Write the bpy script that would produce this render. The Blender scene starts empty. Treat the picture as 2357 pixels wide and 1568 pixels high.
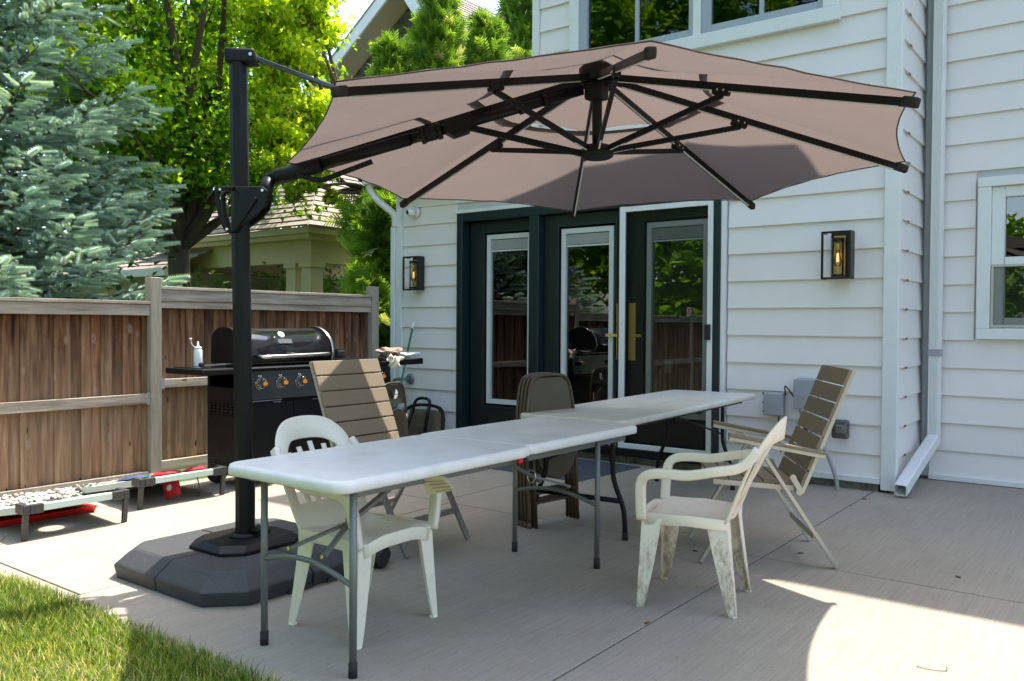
import bpy, bmesh, math, random
import numpy as np
from mathutils import Vector, Matrix
from math import sin, cos, pi, radians, hypot, atan2, sqrt
random.seed(7); rng = np.random.default_rng(7)
scn = bpy.context.scene
col = scn.collection
# ------------------------------------------------------------------ camera
F, CX, CY, H = 1950., 1178.5, 784., 1.32            # focal length in picture units (picture 2357 wide)
YAW, PIT, ROL = radians(37.0), radians(-1.1), radians(0.36)
fwd = np.array([-sin(YAW)*cos(PIT), cos(YAW)*cos(PIT), sin(PIT)])
r0 = np.array([cos(YAW), sin(YAW), 0.]); u0 = np.cross(r0, fwd)
rt_ = cos(ROL)*r0+sin(ROL)*u0; up_ = -sin(ROL)*r0+cos(ROL)*u0
CAMP = np.array([0., 0., H])
cd = bpy.data.cameras.new('camera'); cam = bpy.data.objects.new('camera', cd); col.objects.link(cam)
cd.sensor_width = 36; cd.lens = 36*F/2357; cd.clip_start = .05; cd.clip_end = 2000
M = Matrix([[rt_[i], up_[i], -fwd[i], CAMP[i]] for i in range(3)]+[[0, 0, 0, 1]])
cam.matrix_world = M
scn.camera = cam
# ------------------------------------------------------------------ light
SUN = Vector((.045, .395, 1.)).normalized()
W = bpy.data.worlds.new('World'); scn.world = W; W.use_nodes = True
nt = W.node_tree; nt.nodes.clear()
sk = nt.nodes.new('ShaderNodeTexSky'); sk.sky_type = 'NISHITA'; sk.sun_disc = False
sk.sun_elevation = math.asin(SUN.z); sk.sun_rotation = atan2(SUN.x, SUN.y)
sk.air_density = 1.0; sk.dust_density = 2.2; sk.ozone_density = 0.5
bg = nt.nodes.new('ShaderNodeBackground'); bg.inputs[1].default_value = .15
wo = nt.nodes.new('ShaderNodeOutputWorld')
nt.links.new(sk.outputs[0], bg.inputs[0]); nt.links.new(bg.outputs[0], wo.inputs[0])
sl = bpy.data.lights.new('sun', 'SUN'); sl.energy = 3.0; sl.angle = radians(.53); sl.color = (1, .945, .86)
so = bpy.data.objects.new('sun', sl); col.objects.link(so); so.location = (0, 5, 12)
so.rotation_euler = SUN.to_track_quat('Z', 'Y').to_euler()
scn.view_settings.view_transform = 'Standard'; scn.view_settings.look = 'None'
scn.view_settings.exposure = 1.86; scn.view_settings.gamma = 1
scn.view_settings.use_curve_mapping = False
scn.cycles.max_bounces = 8; scn.cycles.transparent_max_bounces = 24; scn.cycles.transmission_bounces = 8
# picture point -> point on a known plane of the place (used only to read off real sizes)
def ray(x, y): return rt_*((x-CX)/F)-up_*((y-CY)/F)+fwd
def gz(x, y, z=0.):
    d = ray(x, y); return CAMP+d*((z-H)/d[2])
def gy(x, y, Y=7.15):
    d = ray(x, y); return CAMP+d*(Y/d[1])
def gx(x, y, X):
    d = ray(x, y); return CAMP+d*(X/d[0])
def gxy(x, y, X, Y):
    d = ray(x, y); return CAMP+d*(hypot(X, Y)/hypot(d[0], d[1]))
# ------------------------------------------------------------------ object helpers
WL = {}
def tag(o, label=None, cat=None, group=None, kind=None):
    if label: o['label'] = label
    if cat: o['category'] = cat
    if group: o['group'] = group
    if kind: o['kind'] = kind
    return o
def empty(name, loc, label=None, cat=None, group=None, kind=None, rz=0, parent=None):
    o = bpy.data.objects.new(name, None); col.objects.link(o); o.location = loc; o.rotation_euler = (0, 0, rz)
    o.empty_display_size = .1
    WL[o] = np.array(loc, float)
    return tag(o, label, cat, group, kind)
class MB:
    def __init__(s): s.v = []; s.f = []; s.sm = []
    def add(s, vs, fs, smooth=False):
        n = len(s.v); s.v += [tuple(map(float, p)) for p in vs]; s.f += [tuple(i+n for i in f) for f in fs]
        s.sm += [smooth]*len(fs); return s
    def box(s, x0, x1, y0, y1, z0, z1):
        return s.add([(x0,y0,z0),(x1,y0,z0),(x1,y1,z0),(x0,y1,z0),(x0,y0,z1),(x1,y0,z1),(x1,y1,z1),(x0,y1,z1)],
            [(3,2,1,0),(4,5,6,7),(0,1,5,4),(1,2,6,5),(2,3,7,6),(3,0,4,7)])
    def hexa(s, a, b):  # two quads (4 pts each) joined
        return s.add(list(a)+list(b), [(3,2,1,0),(4,5,6,7),(0,1,5,4),(1,2,6,5),(2,3,7,6),(3,0,4,7)])
    def bar(s, p, q, w, h, up=(0,0,1)):  # rectangular bar from p to q; w across, h along 'up'
        p = np.array(p, float); q = np.array(q, float); d = q-p; d /= np.linalg.norm(d)
        a = np.cross(d, up); a /= np.linalg.norm(a); b = np.cross(a, d)
        c = lambda o: [o-a*w/2-b*h/2, o+a*w/2-b*h/2, o+a*w/2+b*h/2, o-a*w/2+b*h/2]
        return s.hexa(c(p), c(q))
    def prism(s, poly, vec, smooth=False):
        n = len(poly); P = [np.array(p, float) for p in poly]; v = np.array(vec, float)
        s.add(P+[p+v for p in P], [tuple(range(n))[::-1], tuple(range(n, 2*n))])
        return s.add(P+[p+v for p in P], [(i, (i+1) % n, n+(i+1) % n, n+i) for i in range(n)], smooth)
    def tube(s, pts, r, n=10, cap=True):
        P = [np.array(p, float) for p in pts]; R = r if hasattr(r, '__len__') else [r]*len(P)
        rings = []; a = None
        for i, p in enumerate(P):
            d = P[min(i+1, len(P)-1)]-P[max(i-1, 0)]; d /= (np.linalg.norm(d)+1e-12)
            if a is None:
                a = np.cross(d, (0, 0, 1) if abs(d[2]) < .9 else (1, 0, 0))
            else: a = a-d*(a@d)
            a /= np.linalg.norm(a); b = np.cross(d, a)
            rings.append([p+R[i]*(cos(2*pi*k/n)*a+sin(2*pi*k/n)*b) for k in range(n)])
        vs = [v for rg in rings for v in rg]; fs = []
        for i in range(len(P)-1):
            for k in range(n):
                fs.append((i*n+k, i*n+(k+1) % n, (i+1)*n+(k+1) % n, (i+1)*n+k))
        s.add(vs, fs, True)
        if cap: s.add(rings[0], [tuple(range(n))[::-1]]); s.add(rings[-1], [tuple(range(n))])
        return s
    def sweep(s, pts, w, t, side, smooth=True):  # flat band: w along 'side' (vector or list), t thickness
        P = [np.array(p, float) for p in pts]; n = len(P); Wd = w if hasattr(w, '__len__') else [w]*n
        Td = t if hasattr(t, '__len__') else [t]*n
        rings = []
        for i, p in enumerate(P):
            d = P[min(i+1, n-1)]-P[max(i-1, 0)]; d /= np.linalg.norm(d)
            sd = np.array(side[i] if hasattr(side[0], '__len__') else side, float); sd = sd-d*(sd@d); sd /= np.linalg.norm(sd)
            nn = np.cross(d, sd); a = sd*Wd[i]/2; b = nn*Td[i]/2
            rings += [p-a-b*.6, p-a*.92-b, p+a*.92-b, p+a-b*.6, p+a+b*.6, p+a*.92+b, p-a*.92+b, p-a+b*.6]
        fs = []
        for i in range(n-1):
            for k in range(8): fs.append((i*8+k, i*8+(k+1) % 8, (i+1)*8+(k+1) % 8, (i+1)*8+k))
        s.add(rings, fs, smooth)
        s.add(rings[:8], [tuple(range(8))[::-1]]); s.add(rings[-8:], [tuple(range(8))])
        return s
    def lathe(s, prof, c=(0,0,0), n=20, axis=(0,0,1), caps=True):  # prof: (r,h)
        ax = np.array(axis, float); ax /= np.linalg.norm(ax)
        a = np.cross(ax, (1, 0, 0) if abs(ax[0]) < .9 else (0, 1, 0)); a /= np.linalg.norm(a); b = np.cross(ax, a); c = np.array(c, float)
        vs = []; fs = []
        for (r, h) in prof:
            for k in range(n): vs.append(c+ax*h+r*(cos(2*pi*k/n)*a+sin(2*pi*k/n)*b))
        for i in range(len(prof)-1):
            for k in range(n): fs.append((i*n+k, i*n+(k+1) % n, (i+1)*n+(k+1) % n, (i+1)*n+k))
        s.add(vs, fs, True)
        if caps:
            s.add(vs[:n], [tuple(range(n))[::-1]]); s.add(vs[-n:], [tuple(range(n))])
        return s
    def grid(s, rows, smooth=True, thick=None):  # rows: list of lists of points; thick: offset vector -> closed slab
        R = len(rows); Cn = len(rows[0]); vs = [p for r in rows for p in r]
        fs = [(i*Cn+j, i*Cn+j+1, (i+1)*Cn+j+1, (i+1)*Cn+j) for i in range(R-1) for j in range(Cn-1)]
        s.add(vs, fs, smooth)
        if thick is not None:
            t = np.array(thick, float); v2 = [np.array(p)-t for p in vs]
            s.add(v2, [f[::-1] for f in fs], smooth)
            bd = [j for j in range(Cn)]+[i*Cn+Cn-1 for i in range(1, R)]+[(R-1)*Cn+j for j in range(Cn-2, -1, -1)]+[i*Cn for i in range(R-2, 0, -1)]
            m = len(bd)
            s.add([vs[k] for k in bd]+[v2[k] for k in bd], [(i, i+m, (i+1) % m+m, (i+1) % m) for i in range(m)])
        return s
    def build(s, name, m, parent=None, origin=None, bev=0, local=False, solid=0, fix=True):
        V = np.array(s.v, float)
        me = bpy.data.meshes.new(name)
        pw = WL[parent] if (parent is not None and not local) else np.zeros(3)
        if origin is None:
            origin = np.array([(V[:, 0].min()+V[:, 0].max())/2, (V[:, 1].min()+V[:, 1].max())/2, V[:, 2].min()])
        origin = np.array(origin, float)
        me.from_pydata([tuple(v) for v in (V-origin)], [], s.f)
        me.polygons.foreach_set('use_smooth', s.sm)
        if fix:
            b = bmesh.new(); b.from_mesh(me); bmesh.ops.remove_doubles(b, verts=b.verts, dist=1e-5)
            bmesh.ops.recalc_face_normals(b, faces=b.faces); b.to_mesh(me); b.free()
        me.materials.append(m)
        o = bpy.data.objects.new(name, me); col.objects.link(o)
        o.location = origin-pw
        WL[o] = origin
        if parent is not None: o.parent = parent
        if solid:
            md = o.modifiers.new('solid', 'SOLIDIFY'); md.thickness = solid; md.offset = 0
        if bev:
            md = o.modifiers.new('bevel', 'BEVEL'); md.width = bev; md.segments = 2; md.limit_method = 'ANGLE'; md.angle_limit = radians(40)
        return o
def kids(o): return [c for c in bpy.data.objects if c.parent == o]
def copy_tree(o, parent=None):
    c = o.copy(); col.objects.link(c); c.parent = parent
    for ch in kids(o): copy_tree(ch, c)
    return c
def crom(pts, k=6):
    P = [np.array(p, float) for p in pts]; P = [2*P[0]-P[1]]+P+[2*P[-1]-P[-2]]; out = []
    for i in range(1, len(P)-2):
        for j in range(k):
            t = j/k; a, b, c, d = P[i-1:i+3]
            out.append(.5*((2*b)+(-a+c)*t+(2*a-5*b+4*c-d)*t*t+(-a+3*b-3*c+d)*t**3))
    out.append(P[-2]); return out
def ico(r=1, sub=1):
    b = bmesh.new(); bmesh.ops.create_icosphere(b, subdivisions=sub, radius=r)
    v = np.array([x.co[:] for x in b.verts]); f = np.array([[x.index for x in p.verts] for p in b.faces]); b.free(); return v, f
def scatter(name, tv, tf, R, P, m, parent=None, origin=(0,0,0), tint=None, kind=None, smooth=False):
    """one mesh made of len(P) transformed copies of a small template"""
    tv = np.asarray(tv, float); tf = np.asarray(tf); n = len(P); nv = len(tv)
    V = np.einsum('nij,vj->nvi', R, tv)+P[:, None, :]-np.array(origin, float)
    Fc = (tf[None]+(np.arange(n)*nv)[:, None, None]).reshape(-1, tf.shape[1])
    me = bpy.data.meshes.new(name); me.vertices.add(n*nv); me.vertices.foreach_set('co', V.reshape(-1))
    k = tf.shape[1]; me.loops.add(Fc.size); me.loops.foreach_set('vertex_index', Fc.reshape(-1).astype(np.int32))
    me.polygons.add(len(Fc)); me.polygons.foreach_set('loop_start', np.arange(len(Fc), dtype=np.int32)*k)
    me.update(calc_edges=True)
    if smooth: me.polygons.foreach_set('use_smooth', [True]*len(Fc))
    if tint is not None:
        at = me.attributes.new('tint', 'FLOAT', 'POINT'); at.data.foreach_set('value', np.repeat(tint, nv).astype(np.float32))
    me.validate(); me.materials.append(m)
    o = bpy.data.objects.new(name, me); col.objects.link(o)
    pw = WL[parent] if parent is not None else np.zeros(3)
    o.location = np.array(origin, float)-pw; WL[o] = np.array(origin, float)
    if parent is not None: o.parent = parent
    if kind: o['kind'] = kind
    return o
def rotmats(dirs, roll=None, scale=1.):  # x axis along dirs
    d = dirs/np.linalg.norm(dirs, axis=1, keepdims=True); n = len(d)
    u = np.tile([0., 0., 1.], (n, 1)); u[np.abs(d[:, 2]) > .95] = [1, 0, 0]
    b = np.cross(u, d); b /= np.linalg.norm(b, axis=1, keepdims=True); c = np.cross(d, b)
    if roll is not None:
        cr, sr = np.cos(roll)[:, None], np.sin(roll)[:, None]; b, c = b*cr+c*sr, -b*sr+c*cr
    s = np.broadcast_to(np.asarray(scale, float), (n,))[:, None, None]
    return np.stack([d, b, c], axis=2)*s
# ------------------------------------------------------------------ materials
def newmat(name):
    m = bpy.data.materials.new(name); m.use_nodes = True; t = m.node_tree; t.nodes.clear()
    o = t.nodes.new('ShaderNodeOutputMaterial'); return m, t, o
def N(t, ty, **k):
    n = t.nodes.new(ty)
    for a, b in k.items(): setattr(n, a, b)
    return n
def mixc(t, fac, a, b, blend='MIX'):
    n = N(t, 'ShaderNodeMix', data_type='RGBA', blend_type=blend)
    for sock, v in ((n.inputs[0], fac), (n.inputs[6], a), (n.inputs[7], b)):
        if hasattr(v, 'links') or hasattr(v, 'is_linked'): t.links.new(v, sock)
        else: sock.default_value = (tuple(v)+(1,) if hasattr(v, '__len__') and len(v) == 3 else v)
    return n.outputs[2]
def noise(t, vec, scale, detail=4, rough=.6):
    n = N(t, 'ShaderNodeTexNoise'); n.inputs['Scale'].default_value = scale; n.inputs['Detail'].default_value = detail
    n.inputs['Roughness'].default_value = rough; t.links.new(vec, n.inputs['Vector']); return n.outputs['Fac']
def ramp(t, fac, stops):
    n = N(t, 'ShaderNodeValToRGB'); e = n.color_ramp.elements
    while len(e) < len(stops): e.new(.5)
    for i, (p, c) in enumerate(stops): e[i].position = p; e[i].color = tuple(c)+(1,) if hasattr(c, '__len__') else (c, c, c, 1)
    t.links.new(fac, n.inputs[0]); return n.outputs[0]
def coords(t, stretch=None, which='Object', shift=True):
    c = N(t, 'ShaderNodeTexCoord'); mp = N(t, 'ShaderNodeMapping')
    if stretch: mp.inputs['Scale'].default_value = stretch
    t.links.new(c.outputs[which], mp.inputs[0])
    if shift:
        oi = N(t, 'ShaderNodeObjectInfo'); mm = N(t, 'ShaderNodeMath', operation='MULTIPLY'); mm.inputs[1].default_value = 37.
        t.links.new(oi.outputs['Random'], mm.inputs[0]); t.links.new(mm.outputs[0], mp.inputs['Location'])
    return mp.outputs[0]
def pm(name, c, rough=.6, metal=0, var=.12, scale=6, bump=.05, bscale=80, stretch=None, rand=0, dirt=None, dirtamt=.5, dscale=5, spec=.5, coat=0, wear=0):
    m, t, o = newmat(name); p = N(t, 'ShaderNodeBsdfPrincipled'); t.links.new(p.outputs[0], o.inputs[0])
    v = coords(t, stretch); nf = noise(t, v, scale)
    c = np.array(c); cc = mixc(t, nf, tuple(np.clip(c*(1-var), 0, 1)), tuple(np.clip(c*(1+var), 0, 1)))
    if rand:
        oi = N(t, 'ShaderNodeObjectInfo'); f = ramp(t, oi.outputs['Random'], [(0, 1-rand), (1, 1+rand)])
        cc = mixc(t, 1., cc, f, 'MULTIPLY')
    if dirt is not None:
        d = ramp(t, noise(t, v, dscale, 7, .72), [(.5-.1*dirtamt, 0), (.72-.1*dirtamt, dirtamt)])
        cc = mixc(t, d, cc, dirt)
    t.links.new(cc, p.inputs['Base Color'])
    p.inputs['Metallic'].default_value = metal; p.inputs['Specular IOR Level'].default_value = spec
    rv = .08 if bump else .0; rr = ramp(t, noise(t, v, scale*2.3), [(.3, max(0, rough-rv)), (.7, min(1, rough+rv))]); t.links.new(rr, p.inputs['Roughness'])
    if coat: p.inputs['Coat Weight'].default_value = coat; p.inputs['Coat Roughness'].default_value = .08
    if bump:
        b = N(t, 'ShaderNodeBump'); b.inputs['Strength'].default_value = bump*4; b.inputs['Distance'].default_value = .002
        t.links.new(noise(t, v, bscale, 3), b.inputs['Height']); t.links.new(b.outputs[0], p.inputs['Normal'])
    return m
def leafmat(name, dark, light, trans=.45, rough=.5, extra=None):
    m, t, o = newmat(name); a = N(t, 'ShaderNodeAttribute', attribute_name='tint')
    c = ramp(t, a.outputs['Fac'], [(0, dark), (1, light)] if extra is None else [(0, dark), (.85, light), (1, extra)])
    p = N(t, 'ShaderNodeBsdfPrincipled'); p.inputs['Roughness'].default_value = rough; p.inputs['Specular IOR Level'].default_value = .35
    tr = N(t, 'ShaderNodeBsdfTranslucent'); mx = N(t, 'ShaderNodeMixShader'); mx.inputs[0].default_value = trans
    t.links.new(c, p.inputs['Base Color'])
    cl = mixc(t, 1., c, (1.5, 1.45, .55), 'MULTIPLY'); t.links.new(cl, tr.inputs[0])
    t.links.new(p.outputs[0], mx.inputs[1]); t.links.new(tr.outputs[0], mx.inputs[2]); t.links.new(mx.outputs[0], o.inputs[0])
    return m
def fencewood(name, ry=False):
    m, t, o = newmat(name); p = N(t, 'ShaderNodeBsdfPrincipled'); t.links.new(p.outputs[0], o.inputs[0])
    st = (14, 14, 1.1) if not ry else (14, 1.1, 14)
    v = coords(t, st); v2 = coords(t, (3, 3, 3) if ry else (6, 6, 1.0))
    g = noise(t, v, 1.6, 8, .65)
    if ry: c = ramp(t, g, [(.25, (.18, .135, .095)), (.5, (.40, .33, .25)), (.75, (.58, .50, .39))])
    else: c = ramp(t, g, [(.30, (.035, .018, .010)), (.43, (.14, .070, .036)), (.54, (.29, .165, .09)), (.68, (.44, .31, .20))])
    oi = N(t, 'ShaderNodeObjectInfo')
    tone = ramp(t, oi.outputs['Random'], [(0, (.55, .52, .48)), (.3, (1.05, 1, .92)), (.5, (1.35, .98, .66)), (.75, (.85, .86, .86)), (1, (1.15, 1.12, 1.05))])
    if not ry:
        c = mixc(t, 1., c, tone, 'MULTIPLY')
        # weather stain: the upper boards stay dark, the lower ones have bleached
        tc = N(t, 'ShaderNodeTexCoord'); sp = N(t, 'ShaderNodeSeparateXYZ'); t.links.new(tc.outputs['Object'], sp.inputs[0])
        ad = N(t, 'ShaderNodeMath', operation='MULTIPLY_ADD'); ad.inputs[1].default_value = .9; t.links.new(noise(t, v2, 1.7, 5), ad.inputs[0]); t.links.new(sp.outputs[2], ad.inputs[2])
        st2 = ramp(t, ad.outputs[0], [(.0, 1), (.98, 1.0), (1.0, 1.0)])
        mr = N(t, 'ShaderNodeMapRange'); mr.inputs[1].default_value = 1.0; mr.inputs[2].default_value = 1.75; t.links.new(ad.outputs[0], mr.inputs[0])
        c = mixc(t, mr.outputs[0], mixc(t, .35, c, (.50, .34, .21)), mixc(t, 1., c, (.62, .52, .46), 'MULTIPLY'))
    else:
        c = mixc(t, 1., c, ramp(t, oi.outputs['Random'], [(0, .85), (1, 1.12)]), 'MULTIPLY')
    wv = N(t, 'ShaderNodeTexVoronoi'); wv.inputs['Scale'].default_value = 1.0; hv = coords(t, (8, 8, 3.3) if not ry else (8, 3.3, 8)); t.links.new(hv, wv.inputs['Vector'])
    hal = ramp(t, wv.outputs['Distance'], [(0, (.0, .0, .0)), (.04, (.0, .0, .0)), (.07, (.45, .45, .45)), (.17, (0, 0, 0))]); c = mixc(t, hal, c, (.46, .38, .30))
    # knots
    vo = N(t, 'ShaderNodeTexVoronoi'); vo.inputs['Scale'].default_value = 1.0
    kv = coords(t, (9, 9, 2.6) if not ry else (9, 2.6, 9)); t.links.new(kv, vo.inputs['Vector'])
    kf = ramp(t, vo.outputs['Distance'], [(.0, 1), (.05, 1), (.09, 0)])
    c = mixc(t, kf, c, (.05, .03, .02)); t.links.new(c, p.inputs['Base Color']); p.inputs['Roughness'].default_value = .85
    p.inputs['Specular IOR Level'].default_value = .2
    b = N(t, 'ShaderNodeBump'); b.inputs['Strength'].default_value = .8; b.inputs['Distance'].default_value = .006
    t.links.new(g, b.inputs['Height']); t.links.new(b.outputs[0], p.inputs['Normal'])
    return m
def concretemat(name, c=(.37, .325, .262), broom=True):
    m, t, o = newmat(name); p = N(t, 'ShaderNodeBsdfPrincipled'); t.links.new(p.outputs[0], o.inputs[0])
    w = coords(t, (1, 1, 1), shift=False); st = coords(t, (2.2, 90, 2) , shift=False)
    rot = N(t, 'ShaderNodeMapping'); rot.inputs['Rotation'].default_value = (0, 0, radians(90)); t.links.new(w, rot.inputs[0])
    ms = N(t, 'ShaderNodeMapping'); ms.inputs['Scale'].default_value = (1.6, 95, 1); t.links.new(rot.outputs[0], ms.inputs[0])
    big = noise(t, w, .9, 6, .6); mid = noise(t, w, 9, 6, .7); fine = noise(t, w, 260, 2, .5); bl = noise(t, ms.outputs[0], 1.3, 5, .6)
    c = np.array(c)
    cc = mixc(t, ramp(t, big, [(.3, 0), (.7, 1)]), tuple(c*.84), tuple(c*1.12))
    cc = mixc(t, ramp(t, mid, [(.35, 0), (.75, .3)]), cc, tuple(c*np.array([1.12, 1.02, .9])))
    cc = mixc(t, ramp(t, fine, [(.35, .6), (.5, 0)]), cc, tuple(c*.62))
    cc = mixc(t, ramp(t, bl, [(.3, .75), (.58, 0)]), cc, tuple(c*.66))
    cc = mixc(t, ramp(t, noise(t, w, 48, 5, .8), [(.34, .55), (.43, 0)]), cc, tuple(c*.5))
    stn = noise(t, w, 2.7, 8, .75); cc = mixc(t, ramp(t, stn, [(.54, 0), (.72, .45)]), cc, (.25, .19, .135))
    st3 = noise(t, w, .55, 7, .7); cc = mixc(t, ramp(t, st3, [(.5, 0), (.62, .3)]), cc, tuple(c*np.array([.74, .74, .72])))
    t.links.new(cc, p.inputs['Base Color']); p.inputs['Roughness'].default_value = .9; p.inputs['Specular IOR Level'].default_value = .25
    b = N(t, 'ShaderNodeBump'); b.inputs['Strength'].default_value = .55; b.inputs['Distance'].default_value = .003
    ad = N(t, 'ShaderNodeMath', operation='ADD'); t.links.new(bl, ad.inputs[0]); t.links.new(fine, ad.inputs[1])
    t.links.new(ad.outputs[0], b.inputs['Height']); t.links.new(b.outputs[0], p.inputs['Normal'])
    return m
def glassmat(name, refl=1.55, tint=(.75, .8, .78), rough=0.0, dark=.0):
    m, t, o = newmat(name); fr = N(t, 'ShaderNodeFresnel'); fr.inputs[0].default_value = refl
    g = N(t, 'ShaderNodeBsdfGlossy'); g.inputs['Roughness'].default_value = rough
    tr = N(t, 'ShaderNodeBsdfTransparent'); tr.inputs[0].default_value = tuple(tint)+(1,)
    mx = N(t, 'ShaderNodeMixShader'); t.links.new(fr.outputs[0], mx.inputs[0]); t.links.new(tr.outputs[0], mx.inputs[1]); t.links.new(g.outputs[0], mx.inputs[2])
    # faint waviness of the pane
    w = coords(t, (1, 1, 1)); b = N(t, 'ShaderNodeBump'); b.inputs['Strength'].default_value = .05; b.inputs['Distance'].default_value = .01
    t.links.new(noise(t, w, 2.2, 1), b.inputs['Height']); t.links.new(b.outputs[0], g.inputs['Normal'])
    t.links.new(mx.outputs[0], o.inputs[0]); return m
def fabricmat(name, c, trans, tc):
    m, t, o = newmat(name); w = coords(t, (1, 1, 1)); d = N(t, 'ShaderNodeBsdfDiffuse'); tr = N(t, 'ShaderNodeBsdfTranslucent')
    n1 = noise(t, coords(t, (6, 300, 60)), 1.5, 4); n2 = noise(t, w, 2.5, 5)
    c = np.array(c); cc = mixc(t, n1, tuple(c*.85), tuple(c*1.15)); cc = mixc(t, ramp(t, n2, [(.4, 0), (.8, .25)]), cc, tuple(c*.8))
    tcx = mixc(t, 1., cc, tuple(np.array(tc)/c), 'MULTIPLY')
    t.links.new(cc, d.inputs[0]); t.links.new(tcx, tr.inputs[0]); mx = N(t, 'ShaderNodeMixShader'); mx.inputs[0].default_value = trans
    t.links.new(d.outputs[0], mx.inputs[1]); t.links.new(tr.outputs[0], mx.inputs[2]); t.links.new(mx.outputs[0], o.inputs[0]); return m
mt = {}
mt['siding'] = pm('vinyl_siding', (.80, .735, .705), .45, var=.015, scale=1.2, bump=.015, bscale=120, rand=.03, dirt=(.55, .51, .43), dirtamt=.10, dscale=2.5)
mt['trim'] = pm('white_trim', (.76, .75, .73), .4, var=.04, bump=.01, dirt=(.5, .46, .38), dirtamt=.15)
mt['green'] = pm('dark_green_paint', (.008, .020, .022), .3, var=.02, bump=.0)
mt['doorblack'] = pm('dark_door_skin', (.009, .015, .016), .35, var=.04, bump=.0)
mt['glass'] = glassmat('window_glass', 2.1, (.86, .89, .87))
mt['glassup'] = glassmat('upper_window_glass', 1.55, (.6, .64, .63))
mt['hem'] = fabricmat('canopy_hem', (.16, .125, .11), .4, (.25, .19, .16))
mt['glass2'] = glassmat('lamp_glass', 1.45, (.93, .95, .94))
mt['mesh'] = glassmat('insect_screen', 1.22, (.80, .81, .82), .35)
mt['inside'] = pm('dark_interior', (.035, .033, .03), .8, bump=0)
mt['blind'] = pm('blind_slats', (.62, .62, .6), .5, bump=0)
mt['greyframe'] = pm('grey_window_frame', (.36, .39, .43), .4, var=.05, bump=0)
mt['gold'] = pm('brass', (.72, .47, .13), .42, .65, bump=0)
mt['black'] = pm('black_powder_coat', (.0045, .0045, .005), .45, var=.2, bump=.03, bscale=250, spec=.28)
mt['blackgloss'] = pm('black_enamel', (.012, .012, .014), .14, var=.1, bump=.01, coat=.6)
mt['bronze'] = pm('dark_bronze', (.025, .02, .018), .4, .4, bump=.02)
mt['steel'] = pm('brushed_steel', (.62, .61, .58), .25, 1, bump=0)
mt['alu'] = pm('satin_aluminium', (.50, .47, .42), .38, .55, var=.05, bump=0)
mt['legsteel'] = pm('grey_coated_steel', (.17, .175, .17), .4, .3, var=.08, bump=.02)
mt['rubber'] = pm('black_rubber', (.015, .015, .015), .7, bump=.05)
mt['tabletop'] = pm('moulded_table_plastic', (.80, .765, .73), .36, var=.03, scale=3, bump=.05, bscale=260, dirt=(.42, .36, .29), dirtamt=.22, dscale=7)
mt['tabletop2'] = pm('worn_table_plastic', (.66, .63, .55), .45, var=.05, scale=3, bump=.06, bscale=220, dirt=(.35, .29, .2), dirtamt=.35, dscale=8)
mt['resinL'] = pm('ivory_resin', (.80, .73, .60), .33, var=.02, bump=.01, dirt=(.4, .34, .24), dirtamt=.06, dscale=14)
mt['resinR'] = pm('weathered_resin', (.85, .735, .61), .42, var=.02, bump=.02, dirt=(.5, .38, .27), dirtamt=.16, dscale=18)
def stainleg():
    m = pm('mould_stained_resin', (.83, .72, .60), .5, var=.04, bump=.06); t = m.node_tree; p = [n for n in t.nodes if n.type == 'BSDF_PRINCIPLED'][0]
    src = p.inputs['Base Color'].links[0].from_socket; tc = N(t, 'ShaderNodeTexCoord'); sp = N(t, 'ShaderNodeSeparateXYZ'); t.links.new(tc.outputs['Object'], sp.inputs[0])
    ma = N(t, 'ShaderNodeMath', operation='MULTIPLY_ADD'); ma.inputs[1].default_value = -.62; t.links.new(sp.outputs[2], ma.inputs[0]); t.links.new(noise(t, coords(t, (1, 1, .5)), 38, 6, .75), ma.inputs[2])
    n2 = N(t, 'ShaderNodeMath', operation='MULTIPLY_ADD'); n2.inputs[1].default_value = .5; t.links.new(noise(t, coords(t, (1, 1, .6)), 7, 4), n2.inputs[0]); t.links.new(ma.outputs[0], n2.inputs[2])
    c = mixc(t, ramp(t, n2.outputs[0], [(.54, 0), (.80, .8)]), src, (.24, .155, .075)); t.links.new(c, p.inputs['Base Color']); return m
mt['resinRleg'] = stainleg()
mt['slat'] = pm('taupe_slats', (.235, .178, .118), .6, var=.10, scale=5, bump=.08, bscale=140, stretch=(8, 1, 8), rand=.08)
mt['brownmetal'] = pm('brown_metal', (.10, .068, .042), .38, .4, var=.1, bump=.01)
mt['brownpad'] = pm('brown_seat_panel', (.095, .075, .045), .5, var=.1, bump=.02)
mt['resin_black'] = pm('pebbled_black_plastic', (.034, .036, .040), .5, var=.75, scale=95, bump=.6, bscale=200, spec=.6)  # strong colour speckle paints in the sun's sparkle on the pebbled grain
mt['canopy'] = fabricmat('taupe_canopy_fabric', (.078, .066, .061), .5, (.158, .124, .110))
mt['ventfab'] = fabricmat('taupe_vent_fabric', (.078, .066, .061), .5, (.165, .128, .113))
mt['concrete'] = concretemat('broom_finished_concrete')
mt['found'] = pm('mossy_foundation', (.22, .21, .17), .9, var=.3, scale=7, bump=.2, bscale=60, dirt=(.03, .03, .02), dirtamt=.7, dscale=9)
mt['board'] = fencewood('cedar_boards'); mt['rail'] = fencewood('grey_rail_wood', True)
mt['post'] = pm('grey_post_wood', (.36, .31, .24), .85, var=.25, scale=3, bump=.25, bscale=20, stretch=(12, 12, 1.2), dirt=(.10, .11, .05), dirtamt=.4)
mt['soil'] = pm('soil', (.06, .06, .03), .95, var=.3, bump=.3)
mt['farground'] = pm('far_lawn', (.05, .09, .025), .95, var=.4, scale=1.5, bump=.3)
mt['bark'] = pm('maple_bark', (.10, .075, .052), .95, var=.4, scale=5, bump=.5, bscale=25, stretch=(6, 6, 1))
mt['stone'] = pm('gravel_stone', (.50, .45, .39), .85, var=.35, scale=9, bump=.1)
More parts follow.
